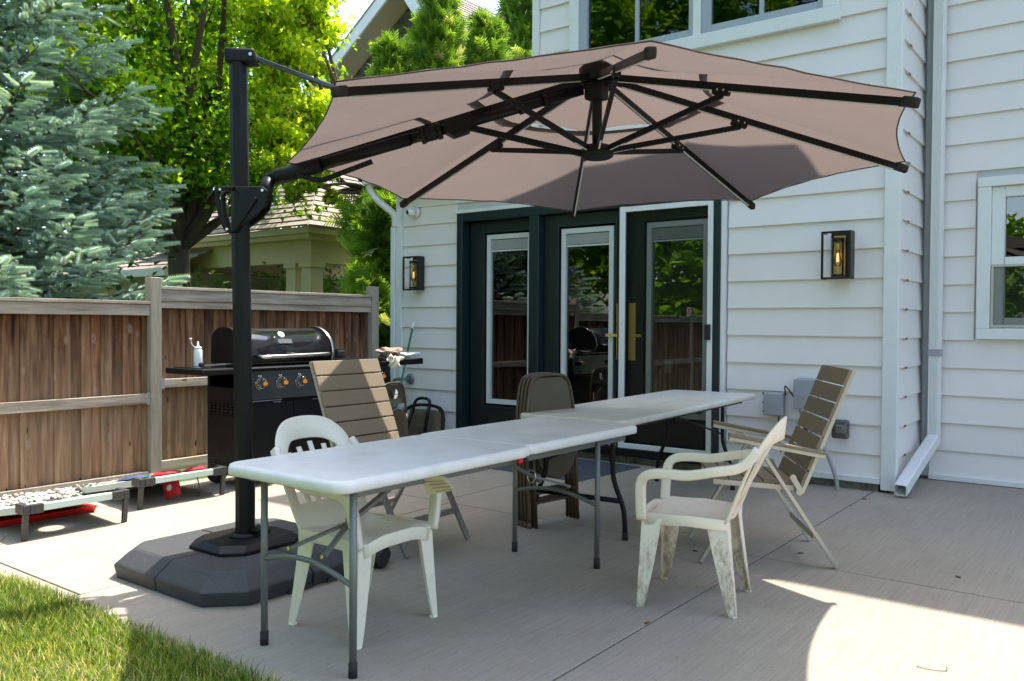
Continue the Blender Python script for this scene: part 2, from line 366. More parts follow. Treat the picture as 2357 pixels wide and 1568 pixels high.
mt['shingle'] = pm('beige_shingles', (.29, .235, .20), .9, var=.2, scale=6, bump=.1, rand=.1)
mt['tan'] = pm('tan_painted_wood', (.66, .54, .31), .6, var=.08, bump=.02)
mt['tanwall'] = pm('tan_clapboard', (.42, .36, .27), .7, var=.08, bump=.02)
mt['darkshingle'] = pm('slate_wall_shingles', (.12, .135, .15), .8, var=.2, bump=.05, rand=.15)
mt['soffit'] = pm('soffit_planks', (.52, .47, .38), .7, var=.06, bump=.02)
mt['elec'] = pm('grey_electric_box', (.33, .34, .36), .5, var=.06, bump=.02)
mt['pvc'] = pm('grey_conduit', (.30, .31, .31), .5, bump=.02)
mt['redcloth'] = pm('red_cloth', (.50, .012, .02), .8, var=.2, bump=.05)
mt['bluecloth'] = pm('blue_cloth', (.035, .055, .15), .8, var=.2, bump=.05)
mt['whitecloth'] = pm('white_cloth', (.70, .70, .74), .8, var=.1, bump=.05)
mt['redplastic'] = pm('red_plastic', (.72, .02, .015), .4, bump=0)
mt['mint'] = pm('pale_mint_board_rail', (.52, .63, .57), .4, var=.04, bump=.01)
mt['meshgrey'] = pm('dark_grey_resin', (.045, .044, .043), .45, var=.15, bump=.05)
mt['paper'] = pm('white_paper', (.75, .74, .70), .7, bump=0)
mt['yellowpaper'] = pm('pale_yellow_tag', (.62, .55, .33), .6, bump=0)
mt['ink'] = pm('dark_ink', (.03, .03, .03), .6, bump=0)
mt['orange'] = pm('orange_print', (.85, .28, .03), .4, var=.3, bump=0)
mt['greenpole'] = pm('green_pole', (.01, .16, .075), .35, var=.05, bump=0)
mt['whiteplastic'] = pm('white_plastic', (.78, .78, .76), .3, var=.03, bump=0)
mt['mat'] = pm('dark_rubber_mat', (.055, .065, .08), .5, var=.15, bump=.05)
mt['pipe'] = pm('galvanised_pipe', (.20, .21, .215), .5, .5, var=.15, bump=.03)
mt['rag'] = pm('crumpled_cloth', (.27, .20, .14), .9, var=.25, bump=.1)
mt['creampaper'] = pm('cream_paper_towel', (.72, .62, .45), .8, var=.1, bump=.05)
mt['filmplastic'] = glassmat('clear_wrap', 1.4, (.9, .92, .95), .12)
mt['leafdry'] = pm('dry_leaf', (.20, .09, .03), .8, var=.3, bump=.05)
# ================================================================== SETTING
g = MB(); g.grid([[(-60+120*i/8., -40+160*j/10., -.06) for i in range(9)] for j in range(11)]); o = g.build('ground', mt['farground']); tag(o, kind='structure')
o = MB().box(-6.35, 4.5, -1.5, 1.86, -.055, -.02).build('lawn_soil', mt['soil']); tag(o, kind='structure')
pat = empty('patio', (-1.75, 4.7, 0), kind='structure')
XS = [(-6.38, -4.115), (-4.115, -1.75), (-1.75, .55), (.55, 3.2)]; YS = [(2.0, 4.70), (4.70, 8.1)]
gp = .005
MB().box(-6.39, 3.2, 1.87, 8.12, -.052, -.016).build('slab_base', mt['found'], pat)
for (a, b) in XS:
    for (c, d) in YS:
        if c > 4 and b < -4: # this row is cut once more near the grill
            MB().box(a+gp, b-gp-.09, c+gp, d-gp, -.012, 0).build('slab', mt['concrete'], pat, bev=.004); continue
        x0 = a-.09 if (c > 4 and abs(a+4.115) < .01) else a
        MB().box(x0+gp, b-gp, (1.86 if (c < 3 and b > -4) else c)+gp, d-gp, -.012, 0).build('slab', mt['concrete'], pat, bev=.004)
    if b < -4: MB().box(a+gp, b-gp, 1.86, 2.0-gp, -.012, -.0005).build('edge_strip', mt['concrete'], pat, bev=.004)
# ------------------------------------------------------------------ gravel bed
st_v, st_f = ico(1, 1)
bed = MB().box(-6.78, -6.40, -1.5, 3.95, -.055, -.015).build('gravel_bed_soil', mt['soil']); tag(bed, kind='structure')
n = 2600; P = np.stack([rng.uniform(-6.76, -6.40, n), rng.uniform(.6, 3.9, n), rng.uniform(-.012, .025, n)], 1)
R = rotmats(rng.normal(size=(n, 3)), rng.uniform(0, 6, n), rng.uniform(.010, .026, n)); R[:, :, 1] *= .7; R[:, 2, :] *= .7
scatter('gravel', st_v, st_f, R, P, mt['stone'], kind='stuff')
n = 900; P = np.stack([rng.uniform(-6.76, -5.9, n), rng.uniform(5.9, 7.1, n), rng.uniform(-.01, .02, n)], 1)
# timber edging at the fence foot
o = MB().box(-6.775, -6.745, -1.5, 3.86, -.05, .055).build('timber_edging', mt['post']); tag(o, 'sunlit timber kickboard at the foot of the left fence panel behind the gravel', 'edging')
# ------------------------------------------------------------------ grass
bl_v = np.array([[-.5, 0, 0], [.5, 0, 0], [-.36, .12, .5], [.36, .12, .5], [0, .42, 1.]]); bl_f = np.array([[0, 1, 3], [0, 3, 2], [2, 3, 4]])
def grass(name, x0, x1, y0, y1, n, hmin, hmax):
    P = np.stack([rng.uniform(x0, x1, n), rng.uniform(y0, y1, n), np.full(n, -.022)], 1)
    k = np.sin(P[:, 0]*3.1+np.sin(P[:, 1]*2.3)*2)*np.cos(P[:, 1]*4.2+P[:, 0])*.5+.5
    kp = rng.random(n) < np.where(k < .22, .45, 1.0); P = P[kp]; k = k[kp]; n = len(P)
    h = rng.uniform(hmin, hmax, n)*(0.7+.5*k); w = rng.uniform(.003, .006, n); a = rng.uniform(0, 2*pi, n); lean = rng.normal(0, 1.1, n)
    R = np.zeros((n, 3, 3)); ca, sa = np.cos(a), np.sin(a)
    R[:, 0, 0] = ca*w; R[:, 1, 0] = sa*w
    R[:, 0, 1] = -sa*h*.9; R[:, 1, 1] = ca*h*.9; R[:, 2, 1] = 0
    R[:, 0, 2] = -sa*lean*h*.6; R[:, 1, 2] = ca*lean*h*.6; R[:, 2, 2] = h
    tint = np.clip(rng.normal(.45, .26, n)+(.5-k)*.35+(rng.random(n) < .14)*.6, 0, 1)
    return scatter(name, bl_v, bl_f, R, P, mt['grass'], tint=tint, kind='stuff')
mt['grass'] = leafmat('grass_blade', (.014, .055, .007), (.27, .37, .04), .45, .5, (.62, .50, .22))
grass('lawn_grass', -5.6, -1.7, .85, 1.90, 110000, .03, .068)
grass('lawn_grass', -6.35, -5.6, -.6, 1.88, 25000, .03, .06)
grass('grass_fringe', -5.6, -1.9, 1.86, 1.945, 5200, .03, .065)
# ================================================================== HOUSE
hs = empty('house', (-3.5, 7.15, 0), 'white lap sided two storey house wall behind the patio with dark green patio doors', 'house')
mt['houseback'] = pm('white_wall_sheathing', (.6, .6, .6), .8, bump=0)
# wall cores (set 30 mm behind the boards, openings left for doors and windows)
DX0, DX1, DZ0, DZ1 = -6.12, -3.03, .10, 2.53
UX0, UX1, UZ0 = -4.65, -2.085, 3.83
Yb = 7.175
w = MB()
w.box(-7.05, DX0, Yb, 7.35, 0.1, 2.95); w.box(DX0, DX1, Yb, 7.35, DZ1, 3.0-.05); w.box(DX1, -1.62, Yb, 7.35, .1, 2.95)
w.box(-5.12, UX0, Yb, 7.35, 2.951, 6.6); w.box(UX0, UX1, Yb, 7.35, 2.951, UZ0); w.box(UX1, -1.62, Yb, 7.35, 2.951, 6.6); w.box(UX0, UX1, Yb, 7.35, 5.4, 6.6)
w.box(-7.05, -6.9, 7.351, 12, .1, 2.95); w.box(-5.12, -5.0, 7.351, 12, 2.951, 6.6); w.box(-1.75, -1.62, 7.351, 8.07, .1, 6.6)
w.build('wall_core', mt['houseback'], hs)
w = MB(); w.box(-1.62, -1.18, 8.075, 8.25, .1, 8.0); w.box(-1.18, .2, 8.075, 8.25, .1, 1.22); w.box(-1.18, .2, 8.075, 8.25, 2.56, 8.0); w.box(.2, 4.5, 8.075, 8.25, .1, 8.0)
w.build('wing_wall_core', mt['houseback'], hs)
MB().box(-1.75, 4.5, 13, 13.2, .1, 8).build('rear_wall', mt['houseback'], hs)
# dark rooms behind the glass
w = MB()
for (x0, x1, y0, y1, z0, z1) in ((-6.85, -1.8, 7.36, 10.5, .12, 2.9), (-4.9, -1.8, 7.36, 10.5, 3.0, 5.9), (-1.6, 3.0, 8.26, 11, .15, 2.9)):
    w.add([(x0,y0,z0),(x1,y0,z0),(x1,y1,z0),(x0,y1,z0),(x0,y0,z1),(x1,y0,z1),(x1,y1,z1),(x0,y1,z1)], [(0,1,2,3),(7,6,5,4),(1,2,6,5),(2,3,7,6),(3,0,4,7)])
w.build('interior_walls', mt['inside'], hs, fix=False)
w = MB().box(-1.75, 4.6, 11.05, 13, 8.0, 8.2); w.build('wing_roof_deck', mt['shingle'], hs)
# roofs
rf = MB()
rf.hexa([(-4.98, 6.72, 6.75), (-1.40, 6.72, 6.75), (-1.40, 12.4, 6.75), (-4.98, 12.4, 6.75)], [(-4.98, 6.72, 7.18), (-1.40, 6.72, 7.18), (-1.40, 12.4, 7.18), (-4.98, 12.4, 7.18)])
rf.build('roof', mt['shingle'], hs)
rf = MB(); rf.hexa([(-1.395, 7.62, 8.05), (5.2, 7.62, 8.05), (5.2, 13.4, 8.05), (-1.395, 13.4, 8.05)], [(-1.395, 7.62, 8.35), (5.2, 7.62, 8.35), (5.2, 13.4, 8.35), (-1.395, 13.4, 8.35)]); rf.build('roof', mt['shingle'], hs)
rf = MB(); rf.hexa([(-7.25, 6.95, 2.98), (-5.14, 6.95, 2.98), (-5.14, 12.3, 2.98), (-7.25, 12.3, 2.98)], [(-7.25, 6.95, 3.06), (-5.14, 6.95, 3.06), (-5.14, 9.6, 4.1), (-6.2, 9.6, 4.1)]); rf.build('low_roof', mt['shingle'], hs)
rf = MB().box(-7.36, -7.25, 6.84, 12.3, 2.93, 3.05).box(-7.25, -5.16, 6.84, 6.948, 2.93, 3.05); rf.build('gutter', mt['trim'], hs, bev=.01)
# foundation
MB().box(-7.0, -1.63, 7.165, 7.3, -.05, .098).box(-1.72, -1.61, 7.165, 8.02, -.05, .05).box(-1.6, 4.5, 8.065, 8.2, -.05, .03).build('foundation', mt['found'], hs)
# siding boards: each lap its own part
def lap(x0, x1, z0, z1, Y=7.15, out=.020):
    yb, yt = Y-out+.012+random.uniform(-.0015, .0015), Y+.004+.012; z0 = z0+random.uniform(-.0015, .0015)
    MB().add([(x0, yb, z0), (x1, yb, z0), (x1, Yb_(Y), z0), (x0, Yb_(Y), z0), (x0, yt, z1+.012), (x1, yt, z1+.012), (x1, Yb_(Y), z1+.012), (x0, Yb_(Y), z1+.012)],
        [(3,2,1,0),(4,5,6,7),(0,1,5,4),(1,2,6,5),(2,3,7,6),(3,0,4,7)]).build('siding_board', mt['siding'], hs, fix=False)
def Yb_(Y): return Y+.024
eL = .2347; zl = [.105+eL*k for k in range(-1, 13)]
for z in zl:
    if z < 2.8: lap(-6.985, -6.155, max(z, .10), min(z+eL, 2.94))
e = .2364; zr = [.0564+e*k for k in range(0, 29)]
for z in zr:
    if z+e < 6.7:
        if z < 3.75 or z > 5.4: lap(-2.995 if z < 2.56 else (-5.05 if z > 2.95 else -6.98), -1.70, max(z, .10), z+e)
        else: lap(-5.05, UX0-.02, z, z+e); lap(UX1+.02, -1.70, z, z+e)
for k in range(0, 34):
    z = .024+.2372*k
    if 1.1 < z+.1186 < 2.65: lap(-1.52, -1.19, z, z+.2372, 8.05); lap(.25, 4.4, z, z+.2372, 8.05)
    else: lap(-1.52, 4.4, max(z, .03), z+.2372, 8.05)
# return wall laps (facing +X)
for k in range(0, 28):
    z = .04+.2372*k; xb, xt = -1.60+.014, -1.60-.006
    MB().add([(xb, 7.20, z), (xb, 8.04, z), (-1.63, 8.04, z), (-1.63, 7.20, z), (xt, 7.20, z+.246), (xt, 8.04, z+.246), (-1.63, 8.04, z+.246), (-1.63, 7.20, z+.246)],
       [(3,2,1,0),(4,5,6,7),(0,1,5,4),(1,2,6,5),(2,3,7,6),(3,0,4,7)]).build('siding_board', mt['siding'], hs, fix=False)
    if 0 < k < 26: MB().box(xb+.0005, xb+.0022, 7.40+.03*sin(k*3.1), 7.47+.03*sin(k*3.1), z-.012, z+.006).build('drip_stain', mt['leafdry'], hs)
# corner trims
MB().box(-7.075, -6.99, 7.118, 7.17, .09, 2.93).build('corner_trim', mt['trim'], hs, bev=.004)
MB().box(-5.13, -5.055, 7.118, 7.17, 3.1, 6.7).build('corner_trim', mt['trim'], hs, bev=.004)
MB().add([(-1.695,7.118,.02),(-1.578,7.118,.02),(-1.578,7.195,.02),(-1.695,7.195,.02),(-1.695,7.118,6.7),(-1.578,7.118,6.7),(-1.578,7.195,6.7),(-1.695,7.195,6.7)],
    [(3,2,1,0),(4,5,6,7),(0,1,5,4),(1,2,6,5),(2,3,7,6),(3,0,4,7)]).build('corner_trim', mt['trim'], hs, bev=.006)
MB().box(-1.575, -1.525, 8.01, 8.06, .03, 8.0).build('inside_corner_trim', mt['pvc'], hs)
MB().box(-2.99, -1.70, 7.118, 7.165, .065, .112).build('starter_strip', mt['trim'], hs, bev=.003)
MB().box(-6.98, -6.15, 7.118, 7.165, .08, .118).build('starter_strip', mt['trim'], hs, bev=.003)
MB().box(-1.52, 4.4, 8.02, 8.062, .005, .05).build('starter_strip', mt['trim'], hs, bev=.003)
MB().box(-6.16, -2.98, 7.108, 7.17, 2.535, 2.575).build('head_flashing', mt['trim'], hs, bev=.004)
# ---- patio door unit
df = hs
fr = MB()
fr.box(DX0-.005, DX0+.075, 7.10, 7.34, DZ0, DZ1); fr.box(DX1-.09, DX1-.02, 7.10, 7.34, DZ0, DZ1); fr.box(DX0+.076, DX1-.091, 7.105, 7.34, DZ1-.09, DZ1)
fr.box(-5.145, -5.02, 7.105, 7.33, DZ0+.05, DZ1-.091)
fr.build('door_frame', mt['green'], df, bev=.006)
MB().box(DX0+.075, DX1-.091, 7.06, 7.32, DZ0-.03, DZ0+.045).build('threshold', mt['black'], df, bev=.004)
MB().box(DX1-.02, DX1+.02, 7.112, 7.17, DZ0, 2.53).build('side_trim', mt['trim'], df, bev=.003)
MB().box(DX0+.12, -4.09, 7.16, 7.20, DZ0+.046, DZ0+.066).build('sill_nosing', mt['alu'], df)
def door(x0, x1, gx0, gx1, y, kind='door_leaf', bottom=.46, top=2.285):
    z0, z1 = DZ0+.05, DZ1-.095
    d = MB()
    d.box(x0, gx0-.05, y, y+.045, z0, z1); d.box(gx1+.05, x1, y, y+.045, z0, z1)
    d.box(gx0-.05, gx1+.05, y, y+.045, z0, bottom-.05); d.box(gx0-.05, gx1+.05, y, y+.045, top+.05, z1)
    D = d.build(kind, mt['doorblack'], df, bev=.003)
    m_ = MB()
    def fr2(x0, x1, z0, z1, t, ya, yb, b):
        b.box(x0, x1, ya, yb, z1-t, z1); b.box(x0, x1, ya, yb, z0, z0+t); b.box(x0, x0+t, ya, yb, z0+t, z1-t); b.box(x1-t, x1, ya, yb, z0+t, z1-t)
    fr2(gx0-.055, gx1+.055, bottom-.055, top+.055, .028, y-.012, y+.03, m_); m_.build('glazing_moulding', mt['green'], D, bev=.004)
    w_ = MB(); fr2(gx0-.005, gx1+.005, bottom-.005, top+.005, .05, y+.004, y+.04, w_); w_.build('white_inner_frame', mt['blind'], D)
    MB().box(gx0+.045, gx1-.045, y+.037, y+.040, bottom+.045, top-.045).build('pane', mt['glass'], D)
    bl = MB()
    for k in range(11): z = top-.055-.0095*k; bl.box(gx0+.05, gx1-.05, y+.018, y+.034, z-.0045, z)
    bl.box(gx0+.05, gx1-.05, y+.016, y+.036, top-.178, top-.163)
    bl.build('raised_blind', mt['blind'], D)
    return D
d1 = door(-6.03, -5.15, -5.80, -5.18-.03, 7.235)
d2 = door(-5.015, -4.06, -4.80, -4.20, 7.20)
d3 = door(-4.055, -3.13, -3.83, -3.215, 7.205)
# brass handles
def plate(x, y, w_, D):
    h = MB(); h.box(x-w_/2, x+w_/2, y-.012, y, .98, 1.53); h.build('handle_plate', mt['gold'], D, bev=.002)
plate(-4.135, 7.20, .055, d2); MB().box(-4.25, -4.12, 7.155, 7.168, 1.205, 1.232).box(-4.14, -4.12, 7.168, 7.20, 1.205, 1.232).build('lever', mt['gold'], d2, bev=.002)
plate(-3.975, 7.20, .075, d3); MB().box(-4.0, -3.87, 7.165, 7.178, 1.205, 1.232).box(-3.985, -3.965, 7.178, 7.20, 1.205, 1.232).build('lever', mt['gold'], d3, bev=.002)
# sliding insect screen in white frame
sf = MB(); x0, x1, z0, z1 = -4.075, -3.115, .105, 2.45
ya, yb2 = 7.105, 7.145
sf.box(x0, x0+.058, ya, yb2, z0, z1); sf.box(x1-.058, x1, ya, yb2, z0, z1); sf.box(x0+.058, x1-.058, ya+.001, yb2-.001, z1-.055, z1); sf.box(x0+.058, x1-.058, ya+.001, yb2-.001, z0, z0+.085)
S_ = sf.build('screen_door_frame', mt['trim'], df, bev=.004)
MB().box(x0+.058, x1-.058, 7.123, 7.125, z0+.085, z1-.055).build('insect_mesh', mt['mesh'], S_)
MB().box(x1-.075, x1-.02, 7.085, 7.104, 1.19, 1.33).build('latch', mt['rubber'], S_, bev=.004)
MB().box(x0-.012, x0-.001, 7.10, 7.15, z0, z1).build('screen_seal', mt['black'], S_)
# wall socket seen inside through the right door
MB().box(-3.75, -3.67, 7.42, 7.43, .86, .98).build('interior_socket', mt['blind'], df, bev=.003)
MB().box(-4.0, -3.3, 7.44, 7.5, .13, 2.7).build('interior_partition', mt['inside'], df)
# ---- upper window
uw = empty('upper_window', (-3.4, 7.12, 3.8)); uw.parent = hs; uw.location = (.1, -.03, 3.8); WL[uw] = np.array((-3.4, 7.12, 3.8))
t_ = MB(); t_.box(UX0-.02, UX0+.085, 7.105, 7.17, UZ0+.10, 5.5); t_.box(UX1-.105, UX1+.02, 7.105, 7.17, UZ0+.10, 5.5); t_.box(UX0-.03, UX1+.03, 7.10, 7.17, UZ0-.02, UZ0+.099); t_.box(UX0-.02, UX1+.02, 7.10, 7.17, 5.4, 5.5)
t_.box(-3.345, -3.27, 7.115, 7.17, UZ0+.10, 5.4)
t_.build('casing', mt['trim'], uw, bev=.005)
def sash(x0, x1, mx):
    s_ = MB(); z0, z1 = UZ0+.101, 5.399
    s_.box(x0, x0+.09, 7.13, 7.20, z0, z1); s_.box(x1-.045, x1, 7.13, 7.20, z0, z1); s_.box(x0+.09, x1-.045, 7.131, 7.199, z0, z0+.07); s_.box(x0+.09, x1-.045, 7.131, 7.199, z1-.05, z1)
    s_.box(mx-.02, mx+.02, 7.145, 7.185, z0+.07, z1-.05)
    s_.build('sash', mt['greyframe'], uw, bev=.004)
    MB().box(x0+.09, x1-.045, 7.165, 7.169, z0+.07, z1-.05).build('pane', mt['glassup'], uw)
sash(UX0+.086, -3.346, -3.93); sash(-3.269, UX1-.106, -2.72)
# ---- right wing window
rw = empty('wing_window', (-.5, 8.02, 1.2)); rw.parent = hs; rw.location = (3.0, .87, 1.2); WL[rw] = np.array((-.5, 8.02, 1.2))
x0, x1, z0, z1 = -1.17, .2, 1.22, 2.565
t_ = MB(); t_.box(x0, x0+.10, 8.0, 8.07, z0+.09, z1-.08); t_.box(x1-.1, x1, 8.0, 8.07, z0+.09, z1-.08); t_.box(x0, x1, 7.998, 8.07, z0, z0+.089); t_.box(x0, x1, 7.995, 8.07, z1-.079, z1)
t_.build('casing', mt['trim'], rw, bev=.005)
f_ = MB(); f_.box(x0+.101, x0+.20, 8.03, 8.10, z0+.09, z1-.08); f_.box(x0+.2, x1-.1, 8.03, 8.10, z1-.17, z1-.081); f_.box(x0+.2, x1-.1, 8.025, 8.10, 1.83, 1.90); f_.box(x0+.2, x1-.1, 8.03, 8.10, z0+.09, z0+.18)
f_.build('sash', mt['trim'], rw, bev=.005)
MB().box(x0+.2, x1-.1, 8.06, 8.064, 1.9, z1-.17).build('pane', mt['glass'], rw); MB().box(x0+.2, x1-.1, 8.07, 8.074, z0+.18, 1.83).build('pane', mt['glass'], rw)
s_ = MB(); s_.box(x0+.105, x0+.125, 8.012, 8.03, z0+.1, 1.84); s_.box(x0+.125, x1-.1, 8.012, 8.029, z0+.1, z0+.12); s_.box(x0+.125, x1-.1, 8.012, 8.029, 1.82, 1.84); s_.build('screen_frame', mt['alu'], rw)
MB().box(x0+.125, x1-.1, 8.019, 8.021, z0+.12, 1.82).build('insect_mesh', mt['mesh'], rw)
# ---- downspout right (ribbed, in the inside corner) with slanted outlet
dp = MB(); dx0, dx1, dy0, dy1 = -1.515, -1.425, 7.93, 8.015
ribs = 6; pr = []
for k in range(ribs):
    xa = dx0+.008+(dx1-dx0-.016)*k/ribs; wd = (dx1-dx0-.016)/ribs
    pr += [(xa, dy0), (xa+wd*.5, dy0), (xa+wd*.6, dy0+.006), (xa+wd*.9, dy0+.006)]
poly = [(dx0, dy1), (dx0, dy0+.006)]+pr+[(dx1, dy0+.006), (dx1, dy1)]
dp.prism([(x, y, .33) for x, y in poly], (0, 0, 8.0))
P_ = dp.build('downspout', mt['trim'], hs)
q = MB(); A, B = np.array((-1.47, 7.97, .36)), np.array((-1.515, 6.98, .062))
sec = [(-.046, -.04), (-.030, -.046), (.030, -.046), (.046, -.04), (.046, .04), (.030, .046), (-.030, .046), (-.046, .04)]
d = B-A; d /= np.linalg.norm(d); sx = np.array([1, 0, 0])-d*d[0]; sx /= np.linalg.norm(sx); sz = np.cross(sx, d)
ring = lambda c, s=1.: [c+sx*a*s+sz*b*s for a, b in sec]
K = len(sec); rg = [ring(np.array((-1.47, 7.972, .42))), ring(A), ring(B)]
q.add([p for r_ in rg for p in r_], [(i*K+k, i*K+(k+1) % K, (i+1)*K+(k+1) % K, (i+1)*K+k) for i in range(2) for k in range(K)])
inn = [ring(B, .88), ring(B-d*.35, .88)]; q.add([p for r_ in inn for p in r_], [(k, (k+1) % K, K+(k+1) % K, K+k) for k in range(K)])
q.add(ring(B)+ring(B, .88), [(k, (k+1) % K, K+(k+1) % K, K+k) for k in range(K)])
q.build('downspout_elbow', mt['trim'], P_, fix=False)
for s in (-.02, .0, .02):
    MB().bar(A+sx*s-sz*.048*(-1)*1.0, B+sx*s+sz*.048, .006, .004).build('elbow_rib', mt['trim'], P_)
MB().box(dx0-.006, dx1+.006, dy0-.004, dy1, 1.07, 1.13).build('strap', mt['elec'], P_, bev=.002)
# ---- downspout left with double elbow from the low gutter
q = MB(); q.tube(crom([(-7.30, 6.90, 2.98), (-7.30, 6.93, 2.86), (-7.24, 6.98, 2.76), (-7.15, 7.06, 2.66), (-7.10, 7.12, 2.58), (-7.10, 7.13, 2.45)], 5), .042, 12)
q.build('downspout', mt['trim'], hs); MB().box(-7.15, -7.08, 7.10, 7.18, .1, 2.46).build('downspout', mt['trim'], hs, bev=.01)
# ================================================================== things on the wall
def wall_lamp(x0, x1, label, yf=7.0):
    L = empty('wall_lantern', ((x0+x1)/2, 7.13, 1.70), label, 'wall lamp', 'lantern lights on the house wall')
    z0, z1, yb = 1.70, 2.085, 7.128; t = .016; f = MB()
    for x in (x0, x1-t): f.box(x, x+t, yf, yf+t, z0, z1)
    f.box(x0+t, x1-t, yf, yf+t, z1-t, z1); f.box(x0+t, x1-t, yf, yf+t, z0, z0+t)
    for x in (x0, x1-t):
        f.box(x, x+t, yf+t, yb-.012, z1-t, z1); f.box(x, x+t, yf+t, yb-.012, z0, z0+t)
    f.box(x1-.004, x1-.001, yf+t+.001, yb-.012, z0+t, z1-t)
    f.build('frame', mt['bronze'], L, bev=.002)
    MB().box((x0+x1)/2-.07, (x0+x1)/2+.07, yb-.012, yb-.0005, z0+t, z1-.0005).build('back_plate', mt['bronze'], L)
    MB().box((x0+x1)/2-.045, (x0+x1)/2+.045, yb-.018, yb-.0125, z0+.03, z1-.03).build('reflector', mt['gold'], L)
    c = ((x0+x1)/2, yf+.058, 0); zz = lambda r, a, b: [(r, a), (r, b)]
    MB().lathe(zz(.050, z1-.075, z1-.052), c).build('top_cap', mt['bronze'], L)
    MB().lathe(zz(.050, z0+.02, z0+.04), c).build('bottom_cap', mt['bronze'], L)
    MB().lathe(zz(.047, z0+.04, z1-.075), c, caps=False).build('glass_cylinder', mt['glass2'], L)
    MB().lathe([(.016, z1-.15), (.016, z1-.076)], c).build('socket', mt['gold'], L)
    B = MB().lathe([(.013, z1-.15), (.015, z1-.17), (.031, z1-.235), (.031, z1-.25), (.022, z1-.275), (.004, z1-.285)], c, 14).build('bulb', mt['glass2'], L)
    f2 = MB()
    for a in range(4): f2.bar((c[0]+.008*cos(a*1.57), c[1]+.008*sin(a*1.57), z1-.245), (c[0]+.006*cos(a*1.57+.4), c[1]+.006*sin(a*1.57+.4), z1-.175), .003, .003)
    f2.build('filament', mt['filament'], B)
mt['filament'] = newmat('warm_filament')[0]; t_n = mt['filament'].node_tree; em = t_n.nodes.new('ShaderNodeEmission'); em.inputs[0].default_value = (1, .45, .12, 1); em.inputs[1].default_value = .9
t_n.links.new(em.outputs[0], t_n.nodes['Material Output'].inputs[0])
wall_lamp(-2.145, -1.912, 'black box lantern with a filament bulb right of the patio doors near the house corner')
wall_lamp(-6.85, -6.615, 'black box lantern left of the patio doors under the white security camera')
# security camera
sc = empty('security_camera', (-6.84, 7.13, 2.62), 'white dome security camera high on the wall by the left house corner', 'camera')
c = np.array(gy(955, 489, 7.10))
MB().lathe([(.055, 0), (.055, .02), (.045, .035)], (c[0], 7.13, c[2]), 20, (0, -1, 0)).build('mount', mt['whiteplastic'], sc)
B = MB().lathe([(.012, -.045), (.033, -.035), (.046, -.015), (.048, .0), (.046, .02), (.038, .04), (.030, .052)], (c[0]-.01, 7.055, c[2]+.0), 20, (-.35, -1, -.15)); B.build('dome', mt['whiteplastic'], sc)
MB().lathe([(.026, .045), (.026, .058), (.016, .060)], (c[0]-.01, 7.055, c[2]), 18, (-.35, -1, -.15)).build('lens', mt['blackgloss'], sc)
# grey utility boxes
def box_at(px0, py0, px1, py1, y=7.13, dep=.1):
    a = gy(px0, py0, y-dep); b = gy(px1, py1, y-dep); return a[0], b[0], b[2], a[2]
def ub(name, pts, dep, label, cat):
    x0, x1, z0, z1 = box_at(*pts, dep=dep); U = empty(name, ((x0+x1)/2, 7.13, z0), label, cat)
    MB().box(x0, x1, 7.13-dep*.6, 7.128, z0, z1).build('body', mt['elec'], U, bev=.006)
    MB().box(x0-.004, x1+.004, 7.13-dep, 7.13-dep*.6-.001, z0+.004, z1-.004).build('lid', mt['elec'], U, bev=.01)
    return U, x0, x1, z0, z1
U1, a0, a1, b0, b1 = ub('utility_box', (1758, 903, 1800, 960), .09, 'small grey telephone junction box beside the end of the far table', 'junction box')
for k in range(3): MB().box(a0-.014, a0-.005, 7.05, 7.08, b0+.03+k*.075, b0+.045+k*.075).build('hinge', mt['rubber'], U1)
U2, c0, c1, d0, d1 = ub('utility_box', (1827, 871, 1876, 946), .12, 'taller grey utility box with a cable loop behind the slatted armchair', 'junction box')
MB().box(c0+.02, c1-.03, 7.008, 7.0095, d0+.03, d0+.12).build('label_panel', mt['pvc'], U2)
MB().lathe([(.02, 0), (.02, .02)], ((c0+c1)/2-.01, 7.03, d0-.005), 12, (0, -1, 0)).build('lock_knob', mt['elec'], U2)
q = MB(); q.tube(crom([(a1+.01, 7.09, b1-.02), (a1+.02, 7.05, b1+.06), (c0-.03, 7.05, b1+.0), (c0+.01, 7.09, b1-.08)], 6), .006, 8); q.build('cable', mt['rubber'], U2)
q = MB(); q.tube(crom([(a1-.05, 7.1, b0), (a1-.045, 7.10, b0-.2), (a1-.03, 7.11, .25)], 6), .006, 8); o = q.build('cable', mt['rubber'], U1)
q = MB(); q.tube(crom([((c0+c1)/2-.06, 7.09, d0), ((c0+c1)/2-.03, 7.06, d0-.12), ((c0+c1)/2-.09, 7.05, d0-.2), ((c0+c1)/2-.10, 7.09, d0-.3)], 6), .009, 8)
q.build('loop_cable', mt['elec'], U2)
q = MB(); q.tube(crom([(c0+.02, 7.10, .12), (c0+.02, 7.08, .42), (c0+.07, 7.06, .47), (c0+.10, 7.09, .40), (c0+.1, 7.10, .1)], 6), .008, 8); q.build('black_loop', mt['rubber'], U2)
cx = gy(1851, 1100, 7.08)[0]
cq = empty('conduit', (cx, 7.09, 0), 'upright grey plastic conduit rising from the slab below the utility boxes', 'conduit')
MB().tube([(cx, 7.085, 0), (cx, 7.085, .62)], .022, 12).build('pipe', mt['pvc'], cq); MB().tube([(cx-.055, 7.09, 0), (cx-.055, 7.09, .5)], .016, 12).build('pipe', mt['pvc'], cq)
MB().box(cx-.08, cx+.03, 7.05, 7.11, .27, .285).build('clamp', mt['rubber'], cq)
h0 = gy(1880, 1018, 7.05); h1 = gz(1928, 1130, .0)
